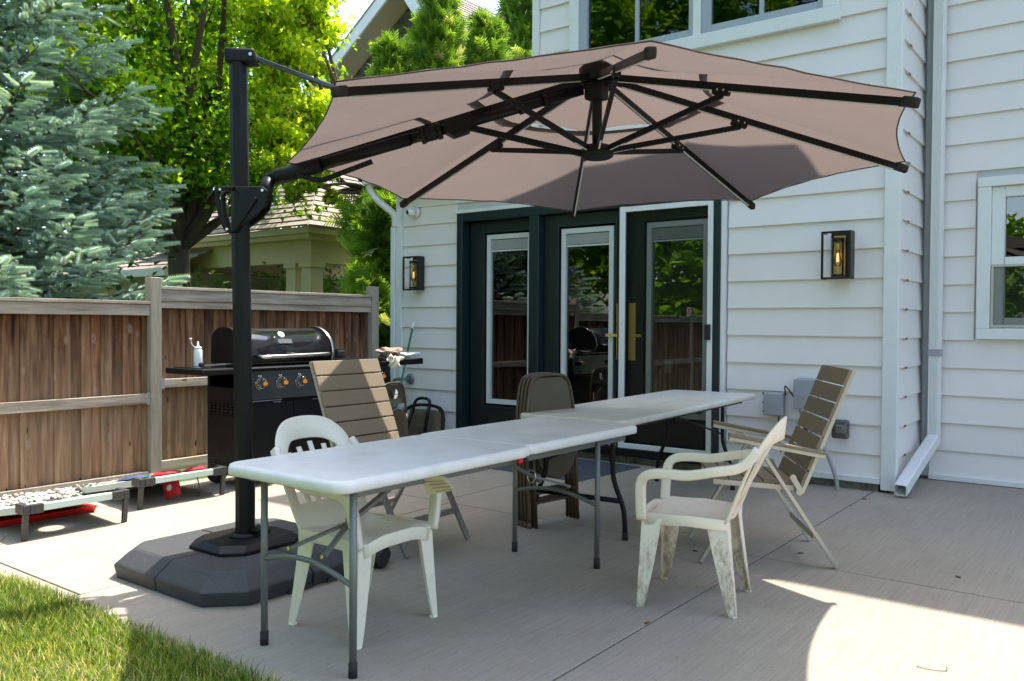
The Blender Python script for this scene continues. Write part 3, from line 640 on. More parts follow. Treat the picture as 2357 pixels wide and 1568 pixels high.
q = MB(); q.tube(crom([(h0[0]-.12, 7.09, .66), h0, (h0[0]+.08, 7.0, .33), (h1[0]-.02, h1[1], .12), (h1[0], h1[1], -.005)], 8), .017, 12); o = q.build('flexible_hose', mt['pvc']); tag(o, 'ribbed grey flexible hose curving down the wall behind the slatted armchair to the slab', 'hose')
# covered outlet
x0, x1, z0, z1 = box_at(1913, 965, 1952, 1012, dep=.06); O = empty('outdoor_socket', ((x0+x1)/2, 7.13, z0), 'outdoor socket under a smoky clear bubble cover low on the wall', 'socket')
MB().box(x0+.012, x1-.012, 7.10, 7.128, z0+.02, z1-.02).build('socket_body', mt['elec'], O, bev=.004)
MB().box(x0+.035, x1-.03, 7.092, 7.099, z0+.045, z1-.045).build('socket_face', mt['whiteplastic'], O, bev=.003)
for z in (z0+.07, z1-.075): MB().box(x0+.05, x0+.054, 7.090, 7.0915, z, z+.014).box(x0+.066, x0+.070, 7.090, 7.0915, z, z+.014).build('slot', mt['ink'], O)
mt['smoky'] = glassmat('smoky_clear_plastic', 1.45, (.62, .60, .58), .08)
MB().box(x0, x1, 7.065, 7.127, z0, z1).build('bubble_cover', mt['smoky'], O, bev=.02)
# gas pipe at the left corner
gc = gy(940, 872, 7.12); G_ = empty('gas_outlet', (gc[0], 7.12, gc[2]), 'grey gas pipe elbow and valve sticking out of the left end of the wall', 'gas pipe')
MB().lathe([(.06, 0), (.06, .012), (.035, .022)], (gc[0]+.02, 7.13, gc[2]), 16, (0, -1, 0)).build('flange', mt['pipe'], G_)
q = MB(); q.tube(crom([(gc[0]+.02, 7.12, gc[2]), (gc[0]+.0, 7.03, gc[2]+.0), (gc[0]-.09, 7.0, gc[2]-.005), (gc[0]-.12, 7.0, gc[2]-.06), (gc[0]-.12, 7.0, gc[2]-.2)], 5), .018, 10); q.build('elbow', mt['pipe'], G_)
MB().lathe([(.024, 0), (.024, .06)], (gc[0]-.12, 7.0, gc[2]-.27), 10).build('valve', mt['brownmetal'], G_); MB().lathe([(.02, 0), (.02, .1)], (gc[0]-.12, 7.0, gc[2]-.38), 10).build('regulator', mt['pipe'], G_)
MB().box(gc[0]-.23, gc[0]-.13, 6.99, 7.01, gc[2]-.125, gc[2]-.10).build('yellow_handle', mt['orange'], G_)
# ================================================================== FENCE
fe = empty('fence', (-6.8, 3.95, 0), 'weathered brown board fence with grey rails along the left side of the patio', 'fence')
FX = -6.80
for (y, z) in ((-3.0, 1.66), (-.0, 1.66), (3.93, 1.70), (6.48, 1.72)):
    MB().box(FX-.045, FX+.055, y-.05, y+.05, -.05, z).build('post', mt['post'], fe, bev=.006)
def panel(y0, y1, zt, zm, zb, rails):
    y = y0; k = 0
    while y < y1-.02:
        w_ = min(random.choice((.075, .09, .11, .125, .14, .085, .10)), y1-y)
        dx = -.010 if k % 2 else .010; ov = .014 if k % 2 else -.001
        MB().box(FX-.018+dx-.012, FX+dx-.012, max(y-ov, y0+.001), min(y+w_+ov, y1-.001), zb, zt).build('board', mt['board'], fe, origin=(FX, y, 0), bev=.0015)
        y += w_; k += 1
    for (a, b) in rails:
        MB().box(FX+.004, FX+.045, y0+.003, y1-.003, a, b).build('rail', mt['rail'], fe, bev=.004)
    MB().box(FX-.055, FX+.055, y0+.002, y1-.002, zt, zt+.026).build('cap_board', mt['rail'], fe, bev=.003)
    for yy in (y0+.004, y1-.03):
        MB().box(FX+.0455, FX+.048, yy, yy+.026, rails[0][0]-.01, rails[0][1]+.01).build('rail_bracket', mt['elec'], fe)
panel(-2.95, -.05, 1.47, 0, .05, ((.63, .715), (1.375, 1.468)))
panel(.05, 3.88, 1.47, 0, .05, ((.63, .715), (1.375, 1.468)))
panel(3.98, 6.43, 1.60, 0, .04, ((.755, .83), (1.50, 1.598), (.035, .128)))
MB().box(FX-.012, FX+.03, 3.98, 6.43, 1.44, 1.499).build('lower_top_rail', mt['rail'], fe, bev=.003)
# ================================================================== vegetation
mt['needle'] = leafmat('blue_spruce_needles', (.06, .125, .105), (.47, .62, .55), .22, .75, (.62, .72, .66))
mt['maple'] = leafmat('maple_leaves', (.05, .17, .008), (.33, .54, .015), .62, .45, (.68, .76, .05))
mt['mapleY'] = leafmat('yellow_green_leaves', (.14, .30, .01), (.58, .68, .025), .62, .45, (.70, .72, .06))
mt['cedar'] = leafmat('cedar_sprays', (.035, .11, .02), (.32, .50, .06), .38, .5, (.56, .54, .26))
mt['darkleaf'] = leafmat('dark_hedge_leaves', (.015, .045, .012), (.07, .15, .025), .35, .5)
def branchtubes(segs, name, m, parent):
    b = MB()
    for pts, r in segs: b.tube(pts, r, 7)
    return b.build(name, m, parent, fix=False)
# blue spruce: needle-covered twigs laid along drooping boughs
def spruce(loc, height, rad, label, seed, zmin=.3, dens=1., halfdir=None):
    rg = np.random.default_rng(seed); T = empty('spruce_tree', loc, label, 'tree'); L = np.array(loc, float)
    # twig template: stem + needles
    nv = []; nf = []
    for k in range(80):
        x = k/80; a = k*2.4; l = .19*(1-.25*x)
        c = np.array([x, 0, 0]); t_ = np.array([x+.085, cos(a)*l, sin(a)*l]); s_ = np.array([.0, -sin(a), cos(a)])*.028+np.array([.03, 0, 0])
        nv += [c-s_, c+s_, t_]; nf.append([len(nv)-3, len(nv)-2, len(nv)-1])
    nv = np.array(nv); nf = np.array(nf)
    P = []; D = []; S = []; TI = []; segs = []
    z = zmin
    while z < height:
        f = 1-z/height; rr = rad*(f**.75)*1.05; nb = int(13*f+5) if z < 5.6 else 6
        for i in range(nb):
            a = rg.uniform(0, 2*pi); r = rr*rg.uniform(.78, 1.1)
            if halfdir is not None and cos(a-halfdir) < -.35: continue
            z0 = z+rg.uniform(-.12, .12); dr = np.array([cos(a), sin(a), 0.]); pts = []
            lift = rg.uniform(.05, .2)
            for k in range(9):
                t = k/8; pts.append(np.array([0, 0, z0])+dr*r*t+np.array([0, 0, -.30*r*sin(t*2.3)*.55+lift*r*t*t]))
            segs.append(([L+p for p in pts], [max(.004, .028*(1-k/9)*(.4+f)) for k in range(9)]))
            perp = np.array([-dr[1], dr[0], 0])
            m_ = int(r*21*dens*(1.35 if z < 5.6 else .5))
            for q in range(m_):
                t = rg.uniform(.18, 1.0)**.8; i0 = min(int(t*8), 7); p = pts[i0]+(pts[i0+1]-pts[i0])*(t*8-i0)
                side = rg.choice((-1, 1)); spread = (1-t)*r*.34+.10; off = rg.uniform(0, spread)
                ax = dr*.8+perp*side*.75+np.array([0, 0, rg.uniform(-.25, .30)])
                p = p+perp*side*off*.9+dr*off*.55+np.array([0, 0, -off*.22+rg.normal(0, .035)])
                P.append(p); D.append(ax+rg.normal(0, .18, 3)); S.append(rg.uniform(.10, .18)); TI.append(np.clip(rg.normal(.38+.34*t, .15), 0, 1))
            P.append(pts[-1]); D.append(dr+np.array([0, 0, .12])); S.append(.22); TI.append(.85)
        z += .23
    P = np.array(P)+L; D = np.array(D); S = np.array(S)
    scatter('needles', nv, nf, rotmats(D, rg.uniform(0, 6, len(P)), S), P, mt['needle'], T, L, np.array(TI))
    branchtubes(segs, 'branches', mt['bark'], T)['kind'] = 'stuff'
    MB().tube([L, L+(0, 0, height)], [.17, .03], 10).build('trunk', mt['bark'], T)
    print('spruce', len(P)*80)
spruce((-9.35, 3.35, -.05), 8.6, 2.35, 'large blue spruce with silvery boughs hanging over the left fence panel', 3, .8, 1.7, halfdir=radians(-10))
# broadleaf crown
lf_v = np.array([[0, 0, 0], [.35, .34, .05], [.62, .16, .0], [1, 0, -.08], [.62, -.16, .0], [.35, -.34, .05]])*1.0
lf_f = np.array([[0, 2, 1], [0, 3, 2], [0, 4, 3], [0, 5, 4]])
def broadleaf(loc, trunk_h, tr, blobs, nleaf, size, m, label, seed, name='maple_tree', grp=None, limbs=True, fork=None):
    rg = np.random.default_rng(seed); L = np.array(loc, float); T = empty(name, loc, label, 'tree', grp)
    top = L+np.array([0, 0, trunk_h]); b = MB(); b.tube(crom([L, L+(0.03, .02, trunk_h*.5), top], 5), [tr*1.25]+[tr]*4+[tr*.95]*5+[tr*.9], 12, False)
    if not limbs: b.build('trunk', mt['bark'], T)
    P = []; D = []; TI = []; segs = []
    for (bx, by, bz, br, wz) in blobs:
        c = np.array([bx, by, bz]); mid = top+(c-top)*.45+rg.normal(0, .12, 3)
        segs.append((crom([top-(0, 0, .1), mid, c], 4), list(np.linspace(tr*.55, .02, 9))))
        n = int(nleaf*wz)
        # clumps inside the blob
        nc = int(26*wz+8); cc = c+rg.normal(0, 1, (nc, 3))*np.array([br, br, br*.8])*.52
        for q in cc:
            segs.append((crom([c, c+(q-c)*.5+rg.normal(0, .06, 3), q], 3), list(np.linspace(.018, .005, 7))))
            k = max(4, n//nc); u = rg.normal(0, 1, (k, 3))*np.array([br*.30, br*.30, br*.17]); P.append(q+u); o = q-c
            D.append(rg.normal(0, 1, (k, 3))*.8+np.array([0, 0, -.45])+o*.4)
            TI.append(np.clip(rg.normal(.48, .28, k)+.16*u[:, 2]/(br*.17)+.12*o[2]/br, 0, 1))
    P = np.concatenate(P); D = np.concatenate(D); TI = np.concatenate(TI)
    P = P if True else P
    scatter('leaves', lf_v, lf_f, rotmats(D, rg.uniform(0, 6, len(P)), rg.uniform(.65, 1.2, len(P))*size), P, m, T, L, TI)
    for s_ in segs: b.tube(s_[0], s_[1], 6, False)
    b.build('trunk_and_limbs', mt['bark'], T, fix=False)
    print(name, len(P)*4)
gt = gx(410, 600, -10.6)
bl = []
rgx = np.random.default_rng(21)
for k in range(64):
    a = rgx.uniform(0, 2*pi); r = 3.3*sqrt(rgx.uniform(0, 1)); z = rgx.uniform(3.5, 8.0)
    q = np.array((gt[0]+r*cos(a), gt[1]+.6+r*sin(a), z+.25*(3-r))); br = rgx.uniform(.6, .95); dpt = (q-CAMP)@fwd; hx = CX+F*((q-CAMP)@rt_)/dpt
    if hx+br*1.15*F/dpt > 800: continue
    bl.append((q[0], q[1], q[2], br, 1))
for (px, py, x, r) in ((300, 440, -9.6, .45), (520, 400, -9.6, .45), (640, 380, -9.4, .45), (460, 360, -9.8, .55), (350, 330, -9.7, .5), (590, 300, -9.5, .6), (250, 120, -9.8, .6), (300, 40, -9.8, .6), (340, 220, -9.8, .5), (420, 100, -9.8, .6), (480, 220, -9.8, .6), (620, 120, -9.8, .6), (540, 30, -9.8, .6)):
    p = gx(px, py, x); bl.append((p[0], p[1], p[2], r, .6))
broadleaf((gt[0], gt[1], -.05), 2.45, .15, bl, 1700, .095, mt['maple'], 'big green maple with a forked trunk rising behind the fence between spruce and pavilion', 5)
# yellow green smaller tree
bl = []
for (px, py, r, w_) in ((735, 60, .40, 1), (700, 150, .5, 1), (740, 260, .5, 1), (690, 330, .5, 1), (760, 360, .40, .8), (660, 60, .55, 1), (640, 230, .5, .9), (765, 150, .28, .6), (720, 20, .5, 1), (770, 300, .28, .6), (700, -80, .6, 1), (650, 390, .3, .5), (740, 420, .2, .25), (800, 455, .15, .12), (690, 440, .16, .15)):
    p = gx(px, py, -8.6); bl.append((p[0]+rgx.uniform(-.25, .25), p[1]-.15+rgx.uniform(-.2, .2), p[2], r*.62, w_*.8))
p = gx(868, 600, -8.9); broadleaf((p[0], p[1], -.05), 3.35, .05, bl, 2300, .085, mt['mapleY'], 'slender bright yellow green tree behind the umbrella mast and left of the gabled house', 9, 'young_tree')
# cedars
def cedar(loc, h, r, label, seed, n=2600, zmin=.3, mat='cedar'):
    rg = np.random.default_rng(seed); L = np.array(loc, float); T = empty('cedar_tree', loc, label, 'tree', 'cedars behind the fence and the low roof')
    nv = []; nf = []
    for k in range(13):  # flat fan of scale-leaf tips
        x = .12+.85*k/13; s_ = (-1)**k; w = .05; l = .42*(1-.6*k/13)
        c = np.array([x, 0, 0]); t_ = np.array([x+.26, s_*l, rg.uniform(-.05, .05)])
        nv += [c-np.array([w, 0, 0]), c+np.array([w, 0, 0]), t_, t_-np.array([.10, s_*.02, 0])]; b = len(nv)-4; nf += [[b, b+1, b+2], [b, b+2, b+3]]
    nv += [np.array([0, -.02, 0]), np.array([0, .02, 0]), np.array([1.1, 0, 0])]; nf.append([len(nv)-3, len(nv)-2, len(nv)-1])
    nv = np.array(nv); nf = np.array(nf)
    z = zmin+(h-zmin)*rg.uniform(0, 1, n)**1.1; f = 1-(z/h)
    lob = 1+.35*np.sin(z*5.1+seed)+.3*np.sin(z*11+seed*2)
    a = rg.uniform(0, 2*pi, n); lob = np.clip(lob*(1+.4*np.sin(a*3+z*3)), .2, 2); rr = r*np.clip(f*1.9, 0, 1)**.75*lob*np.sqrt(rg.uniform(.12, 1, n))
    P = np.stack([rr*np.cos(a), rr*np.sin(a), z], 1)+L
    D = np.stack([np.cos(a)*.8, np.sin(a)*.8, np.full(n, .55)], 1)+rg.normal(0, .35, (n, 3))
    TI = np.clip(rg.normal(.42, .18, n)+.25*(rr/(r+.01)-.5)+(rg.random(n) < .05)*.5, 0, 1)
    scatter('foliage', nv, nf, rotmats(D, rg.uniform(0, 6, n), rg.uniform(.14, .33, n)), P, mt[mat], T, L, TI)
    b = MB(); b.tube([L, L+(0, 0, h*.97)], [.06, .008], 8)
    for k in range(40):
        zz = rg.uniform(zmin, h*.9); aa = rg.uniform(0, 2*pi); q = r*min(1, (1-zz/h)*1.9)*.8
        b.tube([L+(0, 0, zz), L+(q*cos(aa), q*sin(aa), zz+q*.5)], [.014, .004], 5, False)
    b.build('trunk', mt['bark'], T, fix=False)
cedar((-8.05, 7.85, -.05), 2.9, .34, 'dark cedar filling the gap between fence end and house corner', 31, 3000, 0)
cedar((-7.85, 8.5, -.05), 3.5, .42, 'leafy cedar rising just behind the left house corner by the downspout', 32, 3000, 0)
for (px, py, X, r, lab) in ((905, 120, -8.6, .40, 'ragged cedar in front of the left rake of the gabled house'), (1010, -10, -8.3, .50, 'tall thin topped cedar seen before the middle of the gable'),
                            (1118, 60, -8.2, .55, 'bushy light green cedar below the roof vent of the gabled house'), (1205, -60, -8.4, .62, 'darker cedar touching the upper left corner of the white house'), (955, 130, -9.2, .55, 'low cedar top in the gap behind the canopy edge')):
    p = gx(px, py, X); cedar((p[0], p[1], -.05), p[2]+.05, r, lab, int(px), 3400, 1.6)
# hedge and trees reflected in the windows / far backdrop
def mass(name, boxes, n, size, m, seed, label=None, kind='stuff'):
    rg = np.random.default_rng(seed); P = []
    for (x0, x1, y0, y1, z0, z1) in boxes:
        nc = 90; c = np.stack([rg.uniform(x0, x1, nc), rg.uniform(y0, y1, nc), rg.uniform(z0, z1, nc)], 1)
        k = n//len(boxes); P.append(c[rg.integers(0, nc, k)]+rg.normal(0, .42, (k, 3)))
    P = np.concatenate(P); k = len(P)
    o = scatter(name, lf_v, lf_f, rotmats(rg.normal(0, 1, (k, 3)), None, rg.uniform(.7, 1.3, k)*size), P, m, None, (0, 0, 0), np.clip(rg.normal(.45, .2, k), 0, 1), kind)
    return o
mass('far_wood', ((-24, -19, -6, 10, 0, 7), (-22, -17, 10, 22, 0, 4.6), (-16.5, -14, 14, 24, 0, 4.0)), 42000, .30, mt['darkleaf'], 41)
mass('hedge', ((-9.2, -8.6, 4.6, 6.2, 0, 1.2),), 4000, .10, mt['darkleaf'], 42)
mass('garden_trees', ((-14, -7.2, -13, -8, .5, 8), (-6, 7, -17, -12, .5, 15), (8, 12, -10, 0, .5, 6), (-16, -8, -16, -10, 4, 16), (-19, -13, -14, -6, 2, 14)), 60000, .42, mt['maple'], 43)
# ================================================================== neighbours
# pavilion with hipped roof and tan columns
pc = np.array((-10.27, 8.46)); pv = empty('pavilion', (-12, 11, 0), 'tan garden pavilion with paired square columns and hipped beige shingle roof beyond the fence', 'pavilion')
ez = 2.80; X1, Y0 = pc; X0, Y1 = X1-4.6, Y0+4.8
m_ = MB()
m_.box(X0, X1, Y0, Y1, ez-.10, ez-.0)
m_.build('eave_board', mt['tan'], pv, bev=.01)
MB().box(X0+.08, X1-.08, Y0+.08, Y1-.08, ez-.17, ez-.101).build('crown_moulding', mt['tan'], pv)
MB().box(X0+.3, X1-.3, Y0+.3, Y0+.52, ez-.52, ez-.171).box(X1-.52, X1-.3, Y0+.521, Y1-.3, ez-.52, ez-.171).box(X0+.3, X0+.52, Y0+.521, Y1-.3, ez-.52, ez-.171).build('beam', mt['tan'], pv)
def colm(x, y):
    MB().box(x-.12, x+.12, y-.12, y+.12, 0, ez-.60).build('column', mt['tan'], pv, bev=.006)
    MB().box(x-.15, x+.15, y-.15, y+.15, ez-.60, ez-.521).build('capital', mt['tan'], pv, bev=.01)
for x, y in ((X1-.42, Y0+.42), (X1-.80, Y0+.42), (X0+.55, Y0+.42), (X0+1.0, Y0+.42), (X1-.42, Y0+2.1), (X1-.42, Y1-.5)): colm(x, y)
RZ = ez+.0; ap = 2.1; apx = np.array(((X0+X1)/2, (Y0+Y1)/2, RZ+ap)); rdg = .4
# shingle courses on the two visible hips: each course a part
def hip(a, b, top, nrow):
    a, b, top = map(np.array, (a, b, top))
    for k in range(nrow):
        t0, t1 = k/nrow, (k+1)/nrow; nrm = np.cross(b-a, top-a); nrm /= np.linalg.norm(nrm); nrm *= np.sign(nrm[2])
        p = [a+(top-a)*t0, b+(top-b)*t0, b+(top-b)*(t1+.004), a+(top-a)*(t1+.004)]
        MB().hexa([q for q in p], [p[0]+nrm*.03, p[1]+nrm*.03, p[2]+nrm*.012, p[3]+nrm*.012]).build('shingle_course', mt['shingle'], pv, fix=False)
hip((X1+.04, Y0-.04, RZ), (X1+.04, Y1, RZ), apx, 22); hip((X0, Y0-.04, RZ), (X1+.04, Y0-.04, RZ), apx, 22)
MB().box(X0+.3, X1-.85, Y1-.52, Y1-.45, 0, ez-.52).build('back_wall', mt['darkshingle'], pv)
mass('pavilion_ivy', ((X0+1.3, X1-1.2, Y0+1.9, Y0+2.2, .6, 2.0),), 6000, .10, mt['maple'], 44)
# beige bungalow roof behind the maple
p = gx(330, 540, -15.5); bn = empty('bungalow', (p[0]-3, p[1]+1, 0), 'low beige house with shallow shingle roof glimpsed left of the maple trunk', 'house')
bx0, bx1, by = -22., -13.2, p[1]-.9
MB().box(bx0, bx1-.4, by+.4, by+7, 0, 2.2).build('wall', mt['tanwall'], bn)
for k in range(16): MB().hexa([(bx0, by+k*.2, 2.2+k*.085), (bx1, by+k*.2, 2.2+k*.085), (bx1, by+k*.2+.21, 2.2+k*.085+.09), (bx0, by+k*.2+.21, 2.2+k*.085+.09)], [(bx0, by+k*.2, 2.24+k*.085), (bx1, by+k*.2, 2.24+k*.085), (bx1, by+k*.2+.21, 2.29+k*.085+.02), (bx0, by+k*.2+.21, 2.29+k*.085+.02)]).build('shingle_course', mt['shingle'], bn, fix=False)
MB().box(bx0, bx1+.05, by-.06, by+.0, 2.1, 2.23).build('gutter', mt['trim'], bn)
# gabled house
A = np.array((-12.32, 12.49, 8.5)); gh = empty('gabled_house', (-12.3, 13, 0), 'neighbouring house with a steep gable, white rake boards and beige shingle roof behind the cedars', 'house')
Lf = np.array((-14.9, 12.49, 8.5-2.58*.80-.0)); sl = .80; sr = 1.37
def rk(side, s, run): return A+np.array([side*run, 0, -s*run])
l_end = rk(-1, .70, 4.2); r_end = rk(1, 1.37, 2.6); l_end = A+np.array((-4.2, 0, -4.2*.70)); 
MB().prism([A, A+(0, 0, .0)-np.array((0, 0, .28)), l_end-(0, 0, .28), l_end], (0, -.05, 0)).build('rake_board', mt['trim'], gh)
MB().prism([A, r_end, r_end-(0, 0, .42), A-(0, 0, .42)], (0, -.05, 0)).build('rake_board', mt['trim'], gh)
# gable wall set back under the soffit, clad in slate shingles with a cream window frame
wy = A[1]+.75
for k in range(22):
    z0 = 3.4+k*.22; hw_l = (8.3-z0)/.70; hw_r = (8.3-z0)/1.37
    if hw_l < .15: break
    MB().box(A[0]-min(hw_l, 4), A[0]+min(hw_r, 2.4), wy-.01*(1 if k % 2 else 1), wy+.2, z0, z0+.21).build('shingle_row', mt['darkshingle'], gh)
q = MB(); q.hexa([A+(0, .01, -.02), l_end+(0, .01, -.02), l_end+(0, .74, -.02), A+(0, .74, -.02)], [A+(0, .01, -.07), l_end+(0, .01, -.07), l_end+(0, .74, -.07), A+(0, .74, -.07)]); q.build('soffit', mt['soffit'], gh)
q = MB(); q.hexa([A+(0, .01, -.02), r_end+(0, .01, -.02), r_end+(0, .74, -.02), A+(0, .74, -.02)], [A+(0, .01, -.07), r_end+(0, .01, -.07), r_end+(0, .74, -.07), A+(0, .74, -.07)]); q.build('soffit', mt['soffit'], gh)
for (x0, x1) in ((A[0]-1.4, A[0]-.75), (A[0]-.6, A[0]+.05)):
    MB().box(x0-.07, x1+.07, wy-.06, wy-.011, 5.6, 6.95).build('window_frame', mt['trim'], gh); MB().box(x0, x1, wy-.075, wy-.061, 5.7, 6.85).build('window_pane', mt['blackgloss'], gh)
ridge_end = A+np.array((0, 6.5, 0))
for k in range(44):
    t0, t1 = k/44, (k+1)/44; e0 = A+(r_end-A)*t0; e1 = A+(r_end-A)*(t1+.004); nr = np.array((.81, 0, .59)); up0 = .02+.02; up1 = .02
    MB().hexa([e0+(0, -.06, 0), e1+(0, -.06, 0), e1+(0, 6.5, 0), e0+(0, 6.5, 0)], [e0+(0, -.06, 0)+nr*.015, e1+(0, -.06, 0)+nr*.035, e1+(0, 6.5, 0)+nr*.035, e0+(0, 6.5, 0)+nr*.015]).build('shingle_course', mt['shingle'], gh, fix=False)
MB().hexa([A+(0, -.06, 0), l_end+(0, -.06, 0), l_end+(0, 6.5, 0), A+(0, 6.5, 0)], [A+(0, -.06, .05), l_end+(0, -.06, .05), l_end+(0, 6.5, .05), A+(0, 6.5, .05)]).build('roof_slope', mt['shingle'], gh)
MB().box(A[0]-.12, A[0]+.14, A[1]+3.2, A[1]+6.2, 8.46, 8.60).build('ridge_vent', mt['brownpad'], gh, bev=.02)
# ================================================================== UMBRELLA
UB = np.array((-3.83, 2.76, 0.)); um = empty('cantilever_umbrella', UB, 'large taupe octagonal cantilever parasol on a black mast with a weighted base', 'umbrella')
TT = [(-2.634,2.311,2.242), (-3.74,2.948,2.182), (-4.069,4.18,2.127), (-3.431,5.286,2.108), (-2.198,5.617,2.136), (-1.093,4.981,2.196), (-.763,3.748,2.251), (-1.401,2.642,2.27)]
pix = [(772,206), (660,388), (926.5,468), (1319,497), (1732,472), (2083,385), (2108,231), (1499,115)]
HUB = np.array((-2.432, 3.982, 2.683)); TT = [np.array(t) for t in TT]
for i, t in enumerate(TT):   # settle each rib tip on the sight line at its own distance
    d = ray(*pix[i]); k = d@(t-CAMP)/(d@d); TT[i] = CAMP+d*k
nrm = np.array((-.032, .036, 1.)); nrm /= np.linalg.norm(nrm); LOW = HUB-nrm*.418
# canopy panels
def rimpt(i, u, v, sag=True):   # u radial 0..1, v across 0..1 between rib i and i+1
    a, b = TT[i], TT[(i+1) % 8]; edge = a+(b-a)*v; s = 4*v*(1-v)
    e2 = HUB+(edge-HUB)*(1-.036*s); p = HUB+(e2-HUB)*u
    p = p+np.array((0, 0, .035))
    if sag: p = p-np.array((0, 0, .030*s*sin(pi*u)*1.0))+np.array((0, 0, .02*sin(pi*u)+.0035*sin(u*23+i*2.1)*sin(v*9.4+i)*s+.0025*sin(v*31+u*5)*u*u*s))
    return p
for i in range(8):
    m_ = MB(); U = [.385+.615*k/22 for k in range(23)]
    m_.grid([[rimpt(i, u, j/20) for j in range(21)] for u in U]); m_.build('canopy_panel', mt['canopy'], um, fix=False)
    h_ = MB(); h_.tube([rimpt(i, 1, j/12)+(0, 0, -.004) for j in range(13)], .0035, 6); h_.build('hem', mt['hem'], um)
VC = HUB+nrm*.115
for i in range(8):   # raised wind vent
    a = HUB+(TT[i]-HUB)*.42+nrm*.075; b = HUB+(TT[(i+1) % 8]-HUB)*.42+nrm*.075
    m_ = MB(); m_.grid([[VC+((a+(b-a)*v)-VC)*u*(1-.05*4*v*(1-v)) for v in [j/6 for j in range(7)]] for u in (0.02, .25, .5, .75, 1)]); m_.build('vent_panel', mt['ventfab'], um, fix=False)
# ribs, pale under-strips, struts, tip pockets
mt['strip'] = pm('pale_light_strip', (.62, .63, .64), .4, bump=0)
jr = .466
for i, t in enumerate(TT):
    d = t-HUB; dl = np.linalg.norm(d); du = d/dl; s0 = HUB+d*.03-(0, 0, .01)
    rb = MB().bar(s0, t-(0, 0, .012), .024, .036, up=nrm).build('rib', mt['black'], um, bev=.003)
    if i != 1:
        MB().bar(HUB+d*.08-(0, 0, .0305)+np.cross(du, nrm)*.006, t-du*.07-(0, 0, .0325)+np.cross(du, nrm)*.006, .010, .004, up=nrm).build('light_strip', mt['strip'], rb)
    MB().bar(t-du*.055-(0, 0, .008), t+du*.014-(0, 0, .010), .036, .042, up=nrm).build('rib_pocket', mt['canopy'], um, bev=.008)
    j = HUB+d*jr-(0, 0, .02)
    if i != 1:
        MB().bar(j-du*.05+(0, 0, -.006), j+du*.04+(0, 0, -.006), .036, .05, up=nrm).build('joint_bracket', mt['black'], um, bev=.006)
        o_ = LOW+du*.06*np.array((1, 1, 0))
        st_ = MB().bar(j-(0, 0, .03), o_, .020, .028, up=nrm).build('strut', mt['black'], um, bev=.003)
        MB().bar(j-(0, 0, .0455)-du*.03, o_-(0, 0, .0155), .009, .003, up=nrm).build('strut_edge', mt['strip'], st_)
        for q in (-.018, .018): MB().lathe([(.005, 0), (.005, .006)], j+du*q+np.cross(du, nrm)*.018-(0, 0, .008), 8, np.cross(du, nrm)).build('screw', mt['steel'], um)
MB().tube([HUB+(0, 0, .07), LOW], [.03, .026], 14).build('centre_post', mt['black'], um)
MB().lathe([(.075, -.03), (.09, -.02), (.09, .0), (.07, .035)], LOW-(0, 0, .01), 20, nrm).build('lower_hub', mt['black'], um)
MB().lathe([(.085, -.045), (.10, -.01), (.10, .03), (.06, .06)], HUB, 16, nrm).build('upper_hub', mt['black'], um)
MB().box(HUB[0]-.055, HUB[0]+.05, HUB[1]-.05, HUB[1]+.05, HUB[2]-.14, HUB[2]-.02).build('hub_yoke', mt['black'], um, bev=.015)
# mast
mp = [(.050*cos(a+pi/8)*1.0, .050*sin(a+pi/8)) for a in [k*pi/4 for k in range(8)]]
PX, PY = -3.845, 2.745
MB().prism([(PX+x*.92, PY+y, .16) for x, y in mp], (-.02, -.03, 2.54)).build('mast', mt['black'], um, bev=.004)
MB().prism([(PX+x*1.06, PY+y*1.06, .165) for x, y in mp], (0, 0, .40)).build('mast_sleeve', mt['black'], um, bev=.004)
mtop = np.array((PX-.02, PY-.03, 2.70)); adir = HUB-mtop; adir[2] = 0; adir /= np.linalg.norm(adir); aper = np.array((-adir[1], adir[0], 0))
MB().hexa([mtop+adir*a+aper*b+(0, 0, -.02) for a, b in ((-.06, -.055), (.11, -.045), (.11, .045), (-.06, .055))], [mtop+adir*a+aper*b+(0, 0, .055) for a, b in ((-.06, -.055), (.09, -.045), (.09, .045), (-.06, .055))]).build('mast_cap', mt['black'], um, bev=.012)
# main arm
J0 = gxy(612, 415, -3.79, 2.81); J0 = np.array(J0); J1 = HUB-np.array((.06, .05, .085)); ad = J1-J0; al = np.linalg.norm(ad); au = ad/al
MB().tube([J0+au*.30, J0+au*al*.45], [.034, .034], 16).build('arm', mt['black'], um)
MB().tube([J0+au*al*.42, J1], [.029, .027], 16).build('arm_inner_tube', mt['black'], um)
MB().tube([J0, J0+au*.05, J0+au*.06, J0+au*.30], [.03, .034, .042, .042], 16).build('arm_socket', mt['black'], um)
cl = J0+au*al*.515
MB().tube([cl-au*.06, cl+au*.06], [.042, .042], 16).tube([cl-au*.055, cl-au*.035], .047, 16).tube([cl+au*.035, cl+au*.055], .047, 16).build('clamp', mt['black'], um)
ck = J0+au*al*.605; sdx = np.cross(au, (0, 0, 1)); sdx /= np.linalg.norm(sdx)
MB().prism([ck+au*a+np.array((0, 0, b))+sdx*.045 for a, b in ((-.07, .045), (.05, .05), (.08, .0), (.06, -.055), (-.03, -.06), (-.08, -.02))], -sdx*.09).build('strut_bracket', mt['black'], um, bev=.006)
MB().bar(ck+au*.04-(0, 0, .02), LOW-au*.07, .026, .032, up=nrm).build('strut', mt['black'], um, bev=.003)
for f_ in (.80, .88): MB().tube([J0+au*al*f_-au*.012, J0+au*al*f_+au*.012], .037, 14).build('fabric_ring', mt['black'], um)
